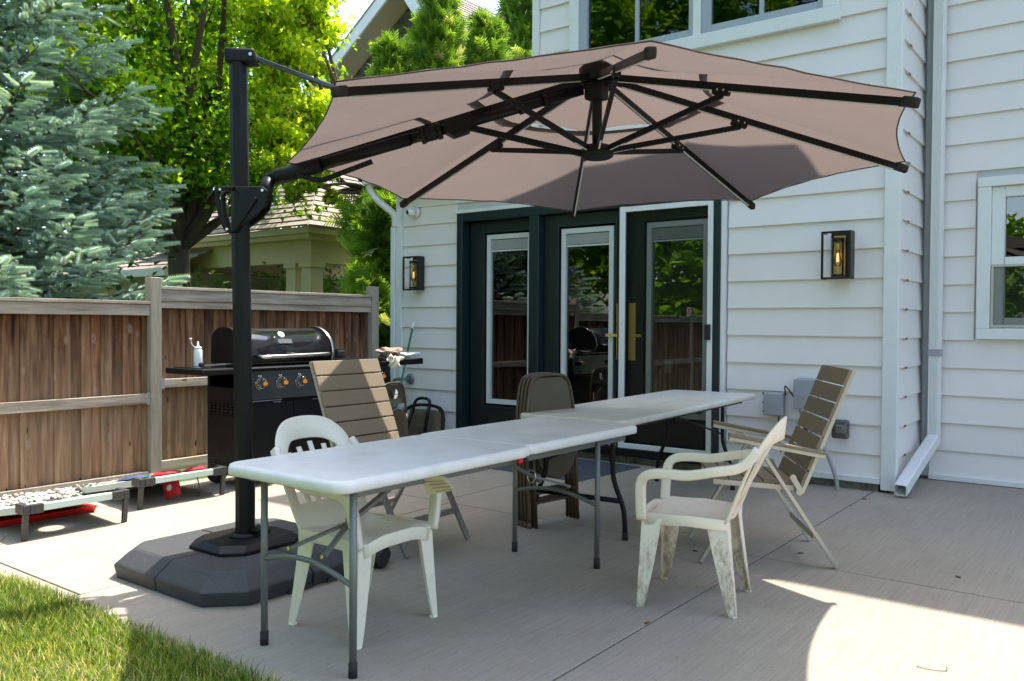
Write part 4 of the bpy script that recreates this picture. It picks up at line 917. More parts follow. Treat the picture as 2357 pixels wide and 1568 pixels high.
# upper tie rod
MB().bar(mtop+adir*.09+(0, 0, .015), cl+(0, 0, .05), .03, .022).build('tie_rod', mt['blackgloss'], um, bev=.004)
MB().lathe([(.009, 0), (.009, .008)], mtop+adir*.075-aper*.052+(0, 0, .02), 10, -aper).build('screw', mt['steel'], um)
# crank housing: D-shaped loop handle, body, lever
jc = np.array(J0); view_side = np.cross(adir, (0, 0, 1)); ax_, az_ = adir, np.array((0, 0, 1.))
mc = np.array((PX-.014, PY-.02, 1.94))
def hp(a, b): return mc+ax_*a+az_*b
outer = [(-.075, .09), (.13, .09), (.155, .07), (.14, -.01), (.10, -.06), (.02, -.12), (-.01, -.15), (-.05, -.15), (-.07, -.11), (-.10, -.02), (-.10, .06)]
inner = [(-.06, .045), (-.01, .05), (-.0, .035), (-.015, -.02), (-.035, -.10), (-.05, -.10), (-.07, -.02), (-.07, .03)]
for s_ in (-1, 1):
    off = view_side*.058*s_
    # body plate (right part) and loop (left part)
    MB().prism([hp(a, b)+off for a, b in ((-.02, .09), (.13, .09), (.158, .07), (.14, -.01), (.10, -.06), (.02, -.12), (-.02, -.15), (-.03, -.10), (.0, -.02), (.01, .05))], view_side*.022*s_).build('housing_plate', mt['black'], um, bev=.005)
    MB().tube(crom([hp(-.02, .08)+off, hp(-.085, .078)+off, hp(-.105, .05)+off, hp(-.095, -.03)+off, hp(-.07, -.11)+off, hp(-.04, -.145)+off, hp(.0, -.13)+off], 4), .013, 10).build('loop_handle', mt['black'], um)
    for a, b in ((-.085, .07), (.13, .07), (-.05, -.135)): MB().lathe([(.007, 0), (.007, .004)], hp(a, b)+off+view_side*.0225*s_, 8, view_side*s_).build('screw', mt['steel'], um)
MB().prism([hp(.03, .085)-view_side*.05, hp(.15, .085)-view_side*.05, hp(.13, .0)-view_side*.05, hp(.05, -.04)-view_side*.05], view_side*.10).build('housing_core', mt['black'], um)
MB().bar(hp(.10, .03)+view_side*.088, hp(.0, -.12)+view_side*.088, .022, .02, up=view_side).build('release_lever', mt['black'], um, bev=.006)
MB().tube([hp(.12, .04), J0+au*.02], [.035, .035], 12).build('pivot', mt['black'], um)
# crank arm below the socket
b0 = J0+au*.17-(0, 0, .02)+view_side*.03
MB().tube(crom([b0, b0+au*.06-(0, 0, .035), b0+au*.14-(0, 0, .070), b0+au*.26-(0, 0, .062), b0+au*.42-(0, 0, .048)], 5), .014, 10).build('crank_handle', mt['black'], um)
# base: four pebbled weights around a centre plate
bx0, bx1, by0, by1 = -4.40, -3.32, 2.235, 3.31; ch = .155; bcx, bcy = (bx0+bx1)/2, (by0+by1)/2
def octo(i, z, c_):  # inset i
    x0, x1, y0, y1 = bx0+i, bx1-i, by0+i, by1-i
    return [(x0+c_, y0, z), (x1-c_, y0, z), (x1, y0+c_, z), (x1, y1-c_, z), (x1-c_, y1, z), (x0+c_, y1, z), (x0, y1-c_, z), (x0, y0+c_, z)]
def quad(sx, sy):
    lv = [(0.012, .0, ch), (0, .07, ch), (.012, .082, ch), (.085, .135, ch*.72), (.10, .142, ch*.70)]; rings = []
    gx_, gy_ = bcx+sx*.004, bcy+sy*.004
    for ins, z, c_ in lv:
        hx, hy = (bx1-bx0)/2-ins, (by1-by0)/2-ins
        rings.append([(gx_, gy_, z), (bcx+sx*hx, gy_, z), (bcx+sx*hx, bcy+sy*(hy-c_), z), (bcx+sx*(hx-c_), bcy+sy*hy, z), (gx_, bcy+sy*hy, z)])
    q = MB(); V = [p for r_ in rings for p in r_]; q.add(V, [(i*5+k, i*5+(k+1) % 5, (i+1)*5+(k+1) % 5, (i+1)*5+k) for i in range(len(lv)-1) for k in range(5)])
    q.add(rings[-1], [tuple(range(5))]); q.add(rings[0], [tuple(range(5))[::-1]])
    return q.build('base_weight', mt['resin_black'], um, bev=.006)
for sx in (-1, 1):
    for sy in (-1, 1): quad(sx, sy)
for y in (2.62, 2.86, 3.10): MB().box(bx1-.006, bx1+.004, y, y+.14, .0, .022).build('grip_slot', mt['ink'], um)
pl = MB(); V = []
for ins, z in ((0, .143), (0, .158), (.035, .185)):
    hx, hy, c_ = .22-ins, .25-ins, .09
    V.append([(PX+a, PY+b, z) for a, b in ((-hx+c_, -hy), (hx-c_, -hy), (hx, -hy+c_), (hx, hy-c_), (hx-c_, hy), (-hx+c_, hy), (-hx, hy-c_), (-hx, -hy+c_))])
pl.add([p for r_ in V for p in r_], [(i*8+k, i*8+(k+1) % 8, (i+1)*8+(k+1) % 8, (i+1)*8+k) for i in range(2) for k in range(8)]+[tuple(range(16, 24))])
pl.build('base_plate', mt['black'], um, bev=.003)
MB().lathe([(.085, 0), (.085, .008), (.06, .022)], (PX, PY, .184), 24).build('collar', mt['black'], um)
MB().tube([(PX+.05, PY, .22), (PX+.13, PY+.06, .215)], [.018, .014], 8).build('foot_pedal', mt['black'], um)
for x, y in ((bx1-.06, by1-.02), (bx1+.005, by1-.1)): MB().lathe([(.04, 0), (.045, .01), (.045, .03), (.04, .04)], (x, y, .046), 16, (1, 0, 0)).build('base_wheel', mt['rubber'], um)
# ================================================================== TABLES
def tabletop(x0, x1, y0, y1, zt, th, m, name, T, rc=.07, er=.018, hinge=None):
    """rounded-corner moulded top with rolled edge"""
    prof = [(er*1.0, zt-.0), (er*.3, zt-er*.3), (0, zt-er), (0, zt-th+.006), (.006, zt-th)]
    def loop(ins, z):
        pts = []; r = rc
        for (cx_, cy_, a0) in ((x1-r, y1-r, 0), (x0+r, y1-r, pi/2), (x0+r, y0+r, pi), (x1-r, y0+r, 1.5*pi)):
            for k in range(7):
                a = a0+k*pi/12; pts.append((cx_+(r-ins)*cos(a), cy_+(r-ins)*sin(a), z))
        return pts
    b = MB(); L = [loop(i, z) for i, z in prof]; n = len(L[0])
    b.add([p for l in L for p in l], [(i*n+k, i*n+(k+1) % n, (i+1)*n+(k+1) % n, (i+1)*n+k) for i in range(len(L)-1) for k in range(n)], True)
    b.add(L[0], [tuple(range(n))]); b.add(L[-1], [tuple(range(n))[::-1]])
    return b.build(name, m, T)
Z = .745
T1 = empty('folding_table', (-2.66, 3.2, 0), 'nearer white fold-in-half plastic table with straight grey legs', 'table', 'folding tables set end to end')
skew = lambda x, y: x-.02*(y-2.07)
hy = 3.245
t1a = tabletop(-3.035, -2.315, 2.05, hy-.001, Z, .048, mt['tabletop'], 'tabletop_half', T1)
t1b = tabletop(-3.06, -2.345, hy+.001, 4.36, Z, .048, mt['tabletop'], 'tabletop_half', T1)
# fold line corners are square: fill pieces
for (a, b_, y0, y1) in ((-3.035, -2.315, hy-.09, hy-.0015),):
    MB().box(a+.018, b_-.018, y0, y1, Z-.047, Z-.0002).build('fold_edge', mt['tabletop'], t1a, bev=.006)
MB().box(-3.06+.018, -2.345-.018, hy+.0015, hy+.09, Z-.047, Z-.0002).build('fold_edge', mt['tabletop'], t1b, bev=.006)
MB().box(-3.0, -2.96, 2.16, 4.25, Z-.085, Z-.049).build('side_rail', mt['legsteel'], T1, bev=.004); MB().box(-2.42, -2.385, 2.2, 4.25, Z-.085, Z-.049).build('side_rail', mt['legsteel'], T1, bev=.004)
def hleg(xa, xb, y, sgn, m, T, arch=True):
    for x in (xa, xb):
        lg = MB().tube([(x, y, .03), (x, y, Z-.05)], .0145, 14).build('leg', m, T)
        MB().tube([(x, y, 0), (x, y, .055)], .0175, 12).build('foot_cap', mt['rubber'], lg)
    q = MB().tube(crom([(xa, y, .355), (xa+.13, y, .385), ((xa+xb)/2, y, .395), (xb-.13, y, .375), (xb, y, .34)], 4), .011, 10).build('cross_bar', m, T)
    for x in ((xa+xb)/2-.10, (xa+xb)/2+.10):
        MB().bar((x, y, .39), (x, y, .43), .012, .018).build('lug', m, T); MB().lathe([(.008, 0), (.008, .004)], (x, y-.008, .425), 8, (0, -1, 0)).build('rivet', mt['steel'], T)
        MB().bar((x, y, .425), ((xa+xb)/2, y+sgn*.22, .50), .02, .012).build('brace_arm', m, T)
    MB().bar(((xa+xb)/2, y+sgn*.20, .49), ((xa+xb)/2, y+sgn*.62, Z-.06), .026, .014).build('brace', m, T)
    rg = MB(); c = np.array(((xa+xb)/2, y+sgn*.225, .50)); rg.tube([c+np.array((.026*cos(a), 0, .034*sin(a))) for a in np.linspace(0, 2*pi, 17)], .0035, 6, False); rg.build('lock_ring', mt['steel'], T)
hleg(-2.883, -2.353, 2.15, 1, mt['legsteel'], T1); hleg(-2.932, -2.377, 3.93, -1, mt['legsteel'], T1)
# folded instruction tag and hand grip details
q = MB(); q.grid([[(-2.40+.10*v, 2.55+.06*u+.05*v, Z-.052-.09*u*(1-.3*v)) for v in (0, .5, 1)] for u in (0, .33, .66, 1)], False); TG = q.build('instruction_tag', mt['yellowpaper'], T1, fix=False, solid=.002)
for k in range(5): MB().bar((-2.395+.01*k, 2.565+.01*k, Z-.064-.014*k), (-2.318+.006*k, 2.60+.01*k, Z-.060-.012*k), .003, .0015).build('print_line', mt['ink'], TG)
MB().box(-2.36, -2.34, 3.17, 3.20, Z-.075, Z-.0505).build('red_latch', mt['redplastic'], T1, bev=.004)
MB().tube([(-2.35, 3.205, Z-.065), (-2.35, 3.235, Z-.065)], .014, 10).build('hinge_knuckle', mt['rubber'], T1)
T2 = empty('folding_table', (-3.0, 5.6, 0), 'farther older ivory plastic table with curved black legs, pushed against the first', 'table', 'folding tables set end to end')
tt = tabletop(-.382, .382, -1.27, 1.27, Z+.002, .04, mt['tabletop2'], 'tabletop', T2, .08, .012); WL[tt]
# turn the far table a few degrees about its near edge
a_ = radians(3.2); T2.location = (-2.945, 5.655, 0); T2.rotation_euler = (0, 0, a_)
tt.location = (0, 0, tt.location[2]+0.0)
def T2b(mb, name, m, par=None, **k):
    return mb.build(name, m, par or T2, local=True, **k)
tt.location = (0, 0, Z+.002-.04)
for y in (-1.12, .82):
    for s in (-1, 1):
        lg = MB(); lg.tube(crom([(s*.24, y, Z-.04), (s*.24, y, .48), (s*.25, y, .36), (s*.315, y, .19), (s*.33, y, .03)], 5), .0155, 12); L_ = T2b(lg, 'leg', mt['black'])
        WL[L_] = np.array(L_.location)
        f_ = MB().tube([(s*.33, y, 0), (s*.33, y, .05)], .019, 12); oo = f_.build('foot_cap', mt['rubber'], L_)
    T2b(MB().tube([(-.30, y, .235), (.30, y, .235)], .016, 10), 'cross_bar', mt['black'])
    sg = 1 if y < 0 else -1
    T2b(MB().bar((0, y+sg*.02, Z-.10), (0, y+sg*.6, Z-.06), .03, .012), 'brace', mt['black'])
    T2b(MB().bar((-.24, y, .44), (-.02, y+sg*.30, .58), .018, .012), 'brace_arm', mt['black']); T2b(MB().bar((.24, y, .44), (.02, y+sg*.30, .58), .018, .012), 'brace_arm', mt['black'])
    T2b(MB().bar((0, y+sg*.28, .57), (0, y+sg*.66, Z-.05), .02, .014), 'brace', mt['black'])
T2b(MB().box(-.30, -.27, -1.12, 1.12, Z-.07, Z-.0385), 'side_rail', mt['black'], bev=.003); T2b(MB().box(.27, .30, -1.12, 1.12, Z-.07, Z-.0385), 'side_rail', mt['black'], bev=.003)
# ================================================================== MOULDED RESIN CHAIRS
def resin_chair(org, yaw, m, label, top=.88, seat=.43):
    T = empty('resin_armchair', org, label, 'chair', 'white moulded resin armchairs', rz=yaw)
    def B(mb, n, **k): return mb.build(n, m, T, local=True, **k)
    # local: x forward, y left, origin at the middle of the four feet
    fr_, bk, wf, wb = .195, -.185, .245, .20
    rows = []
    for i in range(11):
        u = i/10; x = -.19+.40*u; hw = .195+.03*u; rows.append([(x, hw*(2*j/12-1), seat-.012+.012*cos((2*j/12-1)*pi)*-1*.8+(.012*u*u)-(.05*max(0, u-.88)/.12*.5)-.01*sin(pi*u)) for j in range(13)])
    B(MB().grid(rows, True, (0, 0, .006)), 'seat', fix=False)
    # apron
    for s in (-1, 1): B(MB().sweep([(-.19, s*.20, seat-.03), (.0, s*.215, seat-.022), (.19, s*.225, seat-.03)], .05, .007, (0, 0, 1)), 'side_apron')
    B(MB().sweep(crom([(.205, -.20, seat-.05), (.218, -.1, seat-.024), (.222, 0, seat-.02), (.218, .1, seat-.024), (.205, .20, seat-.05)], 3), .055, .007, (.0, 0, 1)), 'front_apron')
    # legs: folded L-section, tapering and splayed
    for sx, sy in ((1, 1), (1, -1), (-1, 1), (-1, -1)):
        tx, ty = (.205, .225) if sx > 0 else (-.185, .20); fx, fy = (.222, .248) if sx > 0 else (-.235, .222)
        n = 7; a_, b_, c_ = [], [], []
        for k in range(n):
            t = k/(n-1); z = (seat-.02)*(1-t); x = tx+(fx-tx)*t**1.1; y = (ty+(fy-ty)*t**1.1)*sy; w = .062*(1-t)**.8+.034
            a_.append((x-sx*w, y, z)); b_.append((x, y, z)); c_.append((x, y-sy*w*.85, z))
        th = .006
        o1 = [np.array(p)+(sx*-.0, -sy*th, 0) for p in a_]; ob = [np.array(p)+(-sx*th, -sy*th, 0) for p in b_]; oc = [np.array(p)+(-sx*th, 0, 0) for p in c_]
        q = MB(); rows = [[a_[k], b_[k], c_[k], oc[k], ob[k], o1[k], a_[k]] for k in range(n)]; q.grid(rows, False)
        q.prism([a_[-1], b_[-1], c_[-1], oc[-1], ob[-1], o1[-1]], (0, 0, .002))
        f = q.build('leg', mt['resinRleg'] if m == mt['resinR'] else m, T, local=True, fix=True); f.data.polygons.foreach_set('use_smooth', [False]*len(f.data.polygons))
        mb_ = MB().lathe([(.021, 0), (.020, .006), (.012, .012)], (b_[-1][0]-sx*.014, b_[-1][1]-sy*.014, 0), 12); mb_.build('foot', mt['resinRleg'] if m == mt['resinR'] else m, T, local=True)
    # back frame: arch
    def bp(y, h):  # point on the leaning back surface; h above seat
        return np.array((-.185-.37*h-.10*h*h-.10*(1-(y/.24)**2)*min(1, h*3)*.35, y, seat+h))
    H_ = top-seat
    pts = [bp(-.205, -.02), bp(-.222, .10), bp(-.230, .20), bp(-.222, H_*.68), bp(-.19, H_*.85), bp(-.12, H_*.965), bp(0, H_), bp(.12, H_*.965), bp(.19, H_*.85), bp(.222, H_*.68), bp(.230, .20), bp(.222, .10), bp(.205, -.02)]
    C_ = crom(pts, 5); wd = []; sd = []; cen = bp(0, H_*.45)
    for p in C_:
        h = p[2]-seat; wd.append(.050+.055*max(0, (h/H_-.55)/.45)); v = cen-p; v = np.array((v[0]*.2, v[1], v[2] if h > H_*.6 else 0)); sd.append(v/np.linalg.norm(v))
    C2 = [p+sd[i]*wd[i]/2 for i, p in enumerate(C_)]
    B(MB().sweep(C2, wd, .012, sd), 'back_frame')
    for k in range(5):
        y0 = (k-2)*.052; y1 = (k-2)*.074; P_ = [bp(y0+(y1-y0)*t, .045+(H_-.115-.045-abs(k-2)*.018)*t) for t in (0, .25, .5, .75, 1)]
        B(MB().sweep(P_, .026, .008, (0, 1, 0)), 'back_slat')
    B(MB().grid([[bp(y, h) for y in np.linspace(-.19, .19, 9)] for h in (-.02, .02, .06, .09)], True, (-.007, 0, 0)), 'back_panel', fix=False)
    # armrests: from the back frame forward, then curling down into the front leg
    for s in (-1, 1):
        P_ = crom([bp(s*.222, .33), bp(s*.245, .25)+(.03, 0, 0), (-.14, s*.275, seat+.225), (-.02, s*.278, seat+.200), (.09, s*.278, seat+.200), (.165, s*.272, seat+.188), (.198, s*.262, seat+.15), (.205, s*.245, seat+.06), (.205, s*.228, seat-.03)], 5)
        w_ = [.040+.022*min(1, i/12) for i in range(len(P_))]; w_ = [w if i < len(P_)*.62 else w*1.15 for i, w in enumerate(w_)]
        t_ = [.042 if i < len(P_)*.62 else .042+.004*(i/len(P_)-.62)/.38 for i in range(len(P_))]; w_ = [.030+.012*min(1, i/10) for i in range(len(P_))]; w_ = [w if i < len(P_)*.6 else w*(1-.9*(i/len(P_)-.6)) for i, w in enumerate(w_)]
        B(MB().sweep(P_, w_, t_, (0, 1, 0)), 'armrest')
    return T
c1 = resin_chair((-2.765, 2.585, 0), radians(1), mt['resinL'], 'clean ivory resin armchair tucked under the near end of the first table', top=.885)
c2 = resin_chair((-1.745, 3.80, 0), radians(193), mt['resinR'], 'grimy white resin armchair with stained legs standing on the open side of the tables', top=.90, seat=.44)
sc_ = MB()
for k in range(9): sc_.lathe([(.004+.003*(k % 3), 0), (.002, .0015)], (-2.985-.002*k+random.uniform(-.006, .006), 2.48+.012*k+random.uniform(-.01, .01), .858+random.uniform(-.01, .01)), 6, (1, 0, .2))
mt['greyalu'] = pm('grey_aluminium', (.27, .25, .225), .4, .4, var=.05, bump=0)
# ================================================================== SLATTED FOLDING ARMCHAIRS
def slat_chair(org, yaw, label, arms=True):
    T = empty('slatted_armchair', org, label, 'chair', 'taupe slatted folding armchairs', rz=yaw)
    def B(mb, n, m, **k): return mb.build(n, m, T, local=True, **k)
    W_ = .28; am = mt['alu'] if arms else mt['greyalu']
    bt, bb = np.array((-.075, 0, 1.085)), np.array((.185, 0, .43)); bd = bt-bb; bl_ = np.linalg.norm(bd); bu = bd/bl_; bn = np.array((bu[2], 0, -bu[0]))  # bn points forward
    for s in (-1, 1):
        B(MB().bar(bb+(0, s*(W_-.015), 0)-bu*.01-bn*.012, bt+(0, s*(W_-.015), 0)-bn*.012, .022, .022, up=bn), 'back_rail', mt['alu'], bev=.003)
        B(MB().bar((0.0, s*(W_+.01), 0.01), (.385, s*(W_+.01), .60), .020, .036, up=(0, 1, 0)), 'rear_leg', am, bev=.002)
        B(MB().bar((.725, s*(W_-.012), 0.01), (.385, s*(W_-.012), .60), .020, .036, up=(0, 1, 0)), 'front_leg', am, bev=.002)
        B(MB().bar((.19, s*(W_-.035), .425), (.66, s*(W_-.035), .455), .02, .030), 'seat_rail', mt['alu'], bev=.003)
        if arms: B(MB().bar((.07, s*(W_+.02), .612), (.585, s*(W_+.02), .703), .042, .022), 'arm_rail', mt['alu'], bev=.003)
        if arms: B(MB().bar((.07, s*(W_+.02), .632), (.585, s*(W_+.02), .723), .052, .018), 'armrest_slat', mt['slat'], bev=.004)
        for (x, z, r) in ((.385, .605, .017), (.235, .49, .018), (.20, .415, .020)):
            k_ = B(MB().lathe([(r, -.012), (r, .012)], (x, s*(W_+.005), z), 18, (0, s, 0)), 'pivot_disc', mt['alu'], bev=.002)
            WL[k_] = np.array(k_.location); MB().lathe([(.006, 0), (.006, .003)], (x, s*(W_+.018), z), 10, (0, s, 0)).build('bolt', mt['gold'], k_)
        B(MB().bar((.185, s*(W_+.012), .405), (.24, s*(W_+.012), .495), .012, .03), 'hinge_plate', mt['alu'], bev=.003)
        if arms: B(MB().bar((.375, s*(W_+.016), .61), (.44, s*(W_+.016), .67), .010, .03), 'arm_bracket', mt['alu'], bev=.002)
    n = 7; g_ = .008; sw = bl_/n
    for k in range(n):
        a, b = bb+bu*(sw*k+g_/2), bb+bu*(sw*(k+1)-g_/2)
        B(MB().hexa([a+(0, -W_, 0), a+(0, W_, 0), b+(0, W_, 0), b+(0, -W_, 0)], [p+bn*.017 for p in (a+(0, -W_, 0), a+(0, W_, 0), b+(0, W_, 0), b+(0, -W_, 0))]), 'back_slat', mt['slat'], bev=.004)
    for k in range(5):
        x0, x1 = .205+k*.094, .205+(k+1)*.094-.008; z = lambda x: .44+(x-.19)*.066
        B(MB().hexa([(x0, -W_+.03, z(x0)), (x1, -W_+.03, z(x1)), (x1, W_-.03, z(x1)), (x0, W_-.03, z(x0))], [(x0, -W_+.03, z(x0)+.017), (x1, -W_+.03, z(x1)+.017), (x1, W_-.03, z(x1)+.017), (x0, W_-.03, z(x0)+.017)]), 'seat_slat', mt['slat'], bev=.004)
    for x, z in ((.625, .17), (.11, .17)): B(MB().bar((x, -W_+.0, z), (x, W_-.0, z), .026, .034), 'stretcher', am, bev=.002)
    return T
yR = atan2(4.331-4.698, -2.006+1.379)
mid = np.array(((-1.379-1.615)/2, (4.698+5.265)/2, 0))
slat_chair(mid, yR+.02, 'taupe slatted armchair at the far right, turned sideways beside the utility boxes')
slat_chair((-4.035, 3.68, 0), radians(1.0), 'taupe slatted armchair facing the tables in front of the grill', False)
# ================================================================== BROWN METAL FOLDING CHAIRS
def metal_chair(label, org, yaw, tilt, shared=None):
    T = empty('metal_folding_chair', org, label, 'chair', 'brown metal folding chairs', rz=yaw)
    def B(mb, n, m, **k): return mb.build(n, m, T, local=True, **k)
    lean = tilt
    def L(x, y, z): return np.array((x+lean*z, y, z))   # folded flat, leaning
    w = .215
    P_ = crom([L(0, -w-.02, .0), L(0, -w-.02, .55), L(0, -w, .80), L(0, -w*.75, .955), L(0, 0, .985), L(0, w*.75, .955), L(0, w, .80), L(0, w+.02, .55), L(0, w+.02, 0)], 6)
    B(MB().tube(P_, .0115, 10), 'front_frame', mt['brownmetal'])
    B(MB().tube([L(.030, -w+.015, 0), L(.025, -w+.015, .62)], .0105, 10), 'rear_leg', mt['brownmetal']); B(MB().tube([L(.030, w-.015, 0), L(.025, w-.015, .62)], .0105, 10), 'rear_leg', mt['brownmetal'])
    for y in (-w-.02, w+.02): B(MB().tube([L(0, y, 0), L(0, y, .035)], .0145, 10), 'foot_cap', mt['footcap'])
    rows = [[L(-.008-.012*sin(pi*(j/8)), -w*.97*q+2*w*.97*q*j/8, z) for j in range(9)] for z, q in ((.74, .96), (.80, .97), (.87, .93), (.93, .80), (.965, .55))]
    B(MB().grid(rows, True, (-.008, 0, 0)), 'backrest_panel', mt['brownpad'], fix=False)
    def ell(r, z0, x): return [L(x, .19*r*cos(a)*(1 if abs(cos(a)) < .8 else .98), z0+.20*r*sin(a)) for a in np.linspace(0, 2*pi, 25)[:-1]]
    B(MB().prism(ell(1, .50, .035), (.02, 0, 0)), 'seat_panel', mt['brownpad'], bev=.008)
    for z in (.16, .22): B(MB().tube([L(.028, -w+.015, z), L(.028, w-.015, z)], .009, 8), 'cross_bar', mt['brownmetal'])
    return T
mt['footcap'] = pm('reddish_brown_foot_caps', (.16, .08, .06), .6, bump=0)
fd = np.array((.18, -.16))  # each next chair sits a little nearer
labs = ['front brown metal folding chair of the leaning stack, its seat label facing the viewer', 'second brown folding chair in the leaning stack, just behind the labelled front one', 'third brown folding chair in the leaning stack, partly hidden behind the second', 'rearmost brown folding chair of the leaning stack, nearest the grill']
FC = []
for k in range(4):
    o_ = np.array((-3.150-.034*k, 4.66+.01*k, 0)); FC.append(metal_chair(labs[k], o_, radians(-9), -.05+.0*k))
# stickers on the first seat
f0 = FC[0]
for (y, z, h_) in ((.02, .60, .085), (.055, .50, .08)):
    s_ = MB().box(.0565-.05*z, .0575-.05*z, y-.035, y+.035, z-h_/2, z+h_/2).build('paper_label', mt['paper'], f0, local=True); WL[s_] = np.array(s_.location)
    for q in range(9): MB().box(.0582-.05*z, .0586-.05*z, y-.022+q*.005, y-.022+q*.005+(.002 if q % 2 else .0032), z-.0, z+.028).build('bar_mark', mt['ink'], s_)
    for q in range(3): MB().box(.0582-.05*z, .0586-.05*z, y-.026, y+.024, z-.012-.009*q, z-.009-.009*q).build('print_line', mt['ink'], s_)
q = MB(); q.tube(crom([(.06, .10, .585), (.075, .12, .53), (.07, .06, .50), (.085, .16, .515), (.06, .2, .55)], 5), .008, 7); q.build('black_strap', mt['rubber'], f0, local=True)
# lone brown chair by the grill with the round two-tone logo on its back
lc = metal_chair('single brown metal folding chair with a round two-tone logo, between grill and house corner', (-5.40, 5.42, 0), radians(12), -.02); lc.scale = (.92, .92, .80)
def half_disc(r, a0, a1, x, yc, zc): return [(x-.02*(zc+r*sin(a)), yc+r*cos(a), zc+r*sin(a)) for a in np.linspace(a0, a1, 14)]
lo = MB().prism(half_disc(.055, radians(-108), radians(72), -.008+.001+.016, .02, .86), (.001, 0, 0)).build('pale_logo_half', mt['paper'], lc, local=True)
MB().prism(half_disc(.055, radians(72), radians(252), .009, .02, .86), (.001, 0, 0)).build('dark_logo_half', mt['ink'], lc, local=True)
def text(body, size, m, parent, M4, name='lettering', ext=.0006):
    cu = bpy.data.curves.new(name, 'FONT'); cu.body = body; cu.size = size; cu.extrude = ext; cu.align_x = 'CENTER'; cu.align_y = 'CENTER'
    t = bpy.data.objects.new(name, cu); col.objects.link(t); dg = bpy.context.evaluated_depsgraph_get(); me = bpy.data.meshes.new_from_object(t.evaluated_get(dg)); bpy.data.objects.remove(t)
    o = bpy.data.objects.new(name, me); me.materials.clear(); me.materials.append(m); col.objects.link(o)
    if parent is not None: o.parent = parent
    o.matrix_local = M4; return o
# text plane facing local +x
text('homestyles', .026, mt['ink'], lc, Matrix.Translation((-.008+.020, .0, .858)) @ Matrix(((0, 0, 1, 0), (1, 0, 0, 0), (0, 1, 0, 0), (0, 0, 0, 1))))
# ================================================================== GRILL
gl = empty('gas_grill', (-6.0, 4.9, 0), 'large black gas grill with four lit-orange knobs, side shelves and a closed rounded lid', 'grill')
GX, GB = -5.73, -6.14; gy0, gy1 = 4.02, 5.66
MB().box(GX-.02, GX, gy0+.02, gy1-.02, .12, .69).build('cabinet_back_plane', mt['black'], gl)
for (a, b) in ((gy0+.025, 4.55), (4.556, 5.10), (5.106, gy1-.025)):
    d_ = MB().box(GX+.001, GX+.018, a, b, .13, .675).build('cabinet_door', mt['black'], gl, bev=.006)
for a in (4.35, 4.75, 5.0, 5.22): MB().box(GX+.019, GX+.022, a, a+.07, .668, .674).build('door_edge_highlight', mt['steel'], gl)
MB().box(GX-.0, GX+.006, gy0+.03, gy0+.42, .684, .690).build('chrome_line', mt['steel'], gl)
# side panel with vent slots (real holes: strips between them)
sp_ = MB(); ys = gy0; xs0, xs1 = GB+.03, GX-.02
sp_.box(xs0, xs1, ys, ys+.012, .205, .575)
def slots(z0, z1, rows):
    zz = z0
    hh = (z1-z0)/(rows*2+1)
    for r_ in range(rows*2+1):
        if r_ % 2 == 0: sp_.box(xs0, xs1, ys+.0005, ys+.0115, z0+hh*r_, z0+hh*(r_+1))
        else:
            for c_ in range(7):
                wx = (xs1-xs0)/6.5
                sp_.box(xs0+c_*wx-.012 if c_ else xs0, min(xs1, xs0+c_*wx+.02), ys+.001, ys+.011, z0+hh*r_, z0+hh*(r_+1))
slots(.58, .665, 3); slots(.13, .20, 3); sp_.box(xs0, xs1, ys, ys+.012, .67, .80)
sp_.build('side_panel', mt['black'], gl)
for (xa, xb, ya, yb_) in ((GB, GB+.03, gy0, gy0+.03), (GX-.03, GX, gy0-.001, gy0+.03), (GB, GB+.03, gy1-.03, gy1), (GX-.03, GX, gy1-.03, gy1+.001)): MB().box(xa, xb, ya, yb_, .06, .69 if xa > -6 else .93).build('corner_post', mt['black'], gl, bev=.003)
MB().box(GB, GX, gy0+.03, gy1-.03, .09, .12).build('bottom_shelf', mt['black'], gl); MB().box(GB, GB+.012, gy0+.03, gy1-.03, .12, .9).build('back_panel', mt['black'], gl); MB().box(GB+.01, GX-.02, gy1-.012, gy1, .12, .9).build('side_panel', mt['black'], gl)
# control panel, counter lip
MB().hexa([(GX-.03, gy0, .70), (GX+.055, gy0, .70), (GX+.055, gy1, .70), (GX-.03, gy1, .70)], [(GX-.03, gy0, .935), (GX+.03, gy0, .935), (GX+.03, gy1, .935), (GX-.03, gy1, .935)]).build('control_panel', mt['blackgloss'], gl, bev=.005)
MB().box(GB, GX+.04, gy0+.0, gy1, .937, .965).build('counter', mt['black'], gl, bev=.004); MB().box(GX+.0405, GX+.044, gy0+.05, gy1-.25, .955, .962).build('counter_edge_line', mt['steel'], gl)
def knob(y, z=.82, r=.035):
    k = MB().lathe([(r*1.15, 0), (r*1.15, .008), (r, .01), (r*.95, .045), (r*.82, .052)], (GX+.042, y, z), 22, (1, 0, .10)).build('knob', mt['blackgloss'], gl)
    MB().lathe([(r*1.28, 0), (r*1.28, .006)], (GX+.040, y, z), 24, (1, 0, .1)).build('bezel', mt['steel'], k)
    MB().prism([(GX+.0965, y+a*r*.68, z+b*r*.68+.004) for a, b in ((-.7, -.9), (.7, -.9), (1, -.3), (.75, .4), (.45, -.1), (.1, 1.2), (-.35, .2), (-.7, .55), (-.95, -.3))], (.0015, 0, 0)).build('flame_print', mt['orange'], k)
    q = MB(); q.tube([(GX+.047, y+cos(a)*.058, z+sin(a)*.058) for a in np.linspace(radians(165), radians(265), 9)], .0022, 5); q.build('dial_arc', mt['steel'], k)
    MB().box(GX+.044, GX+.0455, y-.03, y-.022, z+.052, z+.064).box(GX+.044, GX+.0455, y-.014, y-.002, z+.052, z+.062).build('dial_mark', mt['paper'], k)
yk = [gx(p, q, GX+.05)[1] for p, q in ((603, 873), (650, 869), (694, 866), (735, 862), (876, 848))]
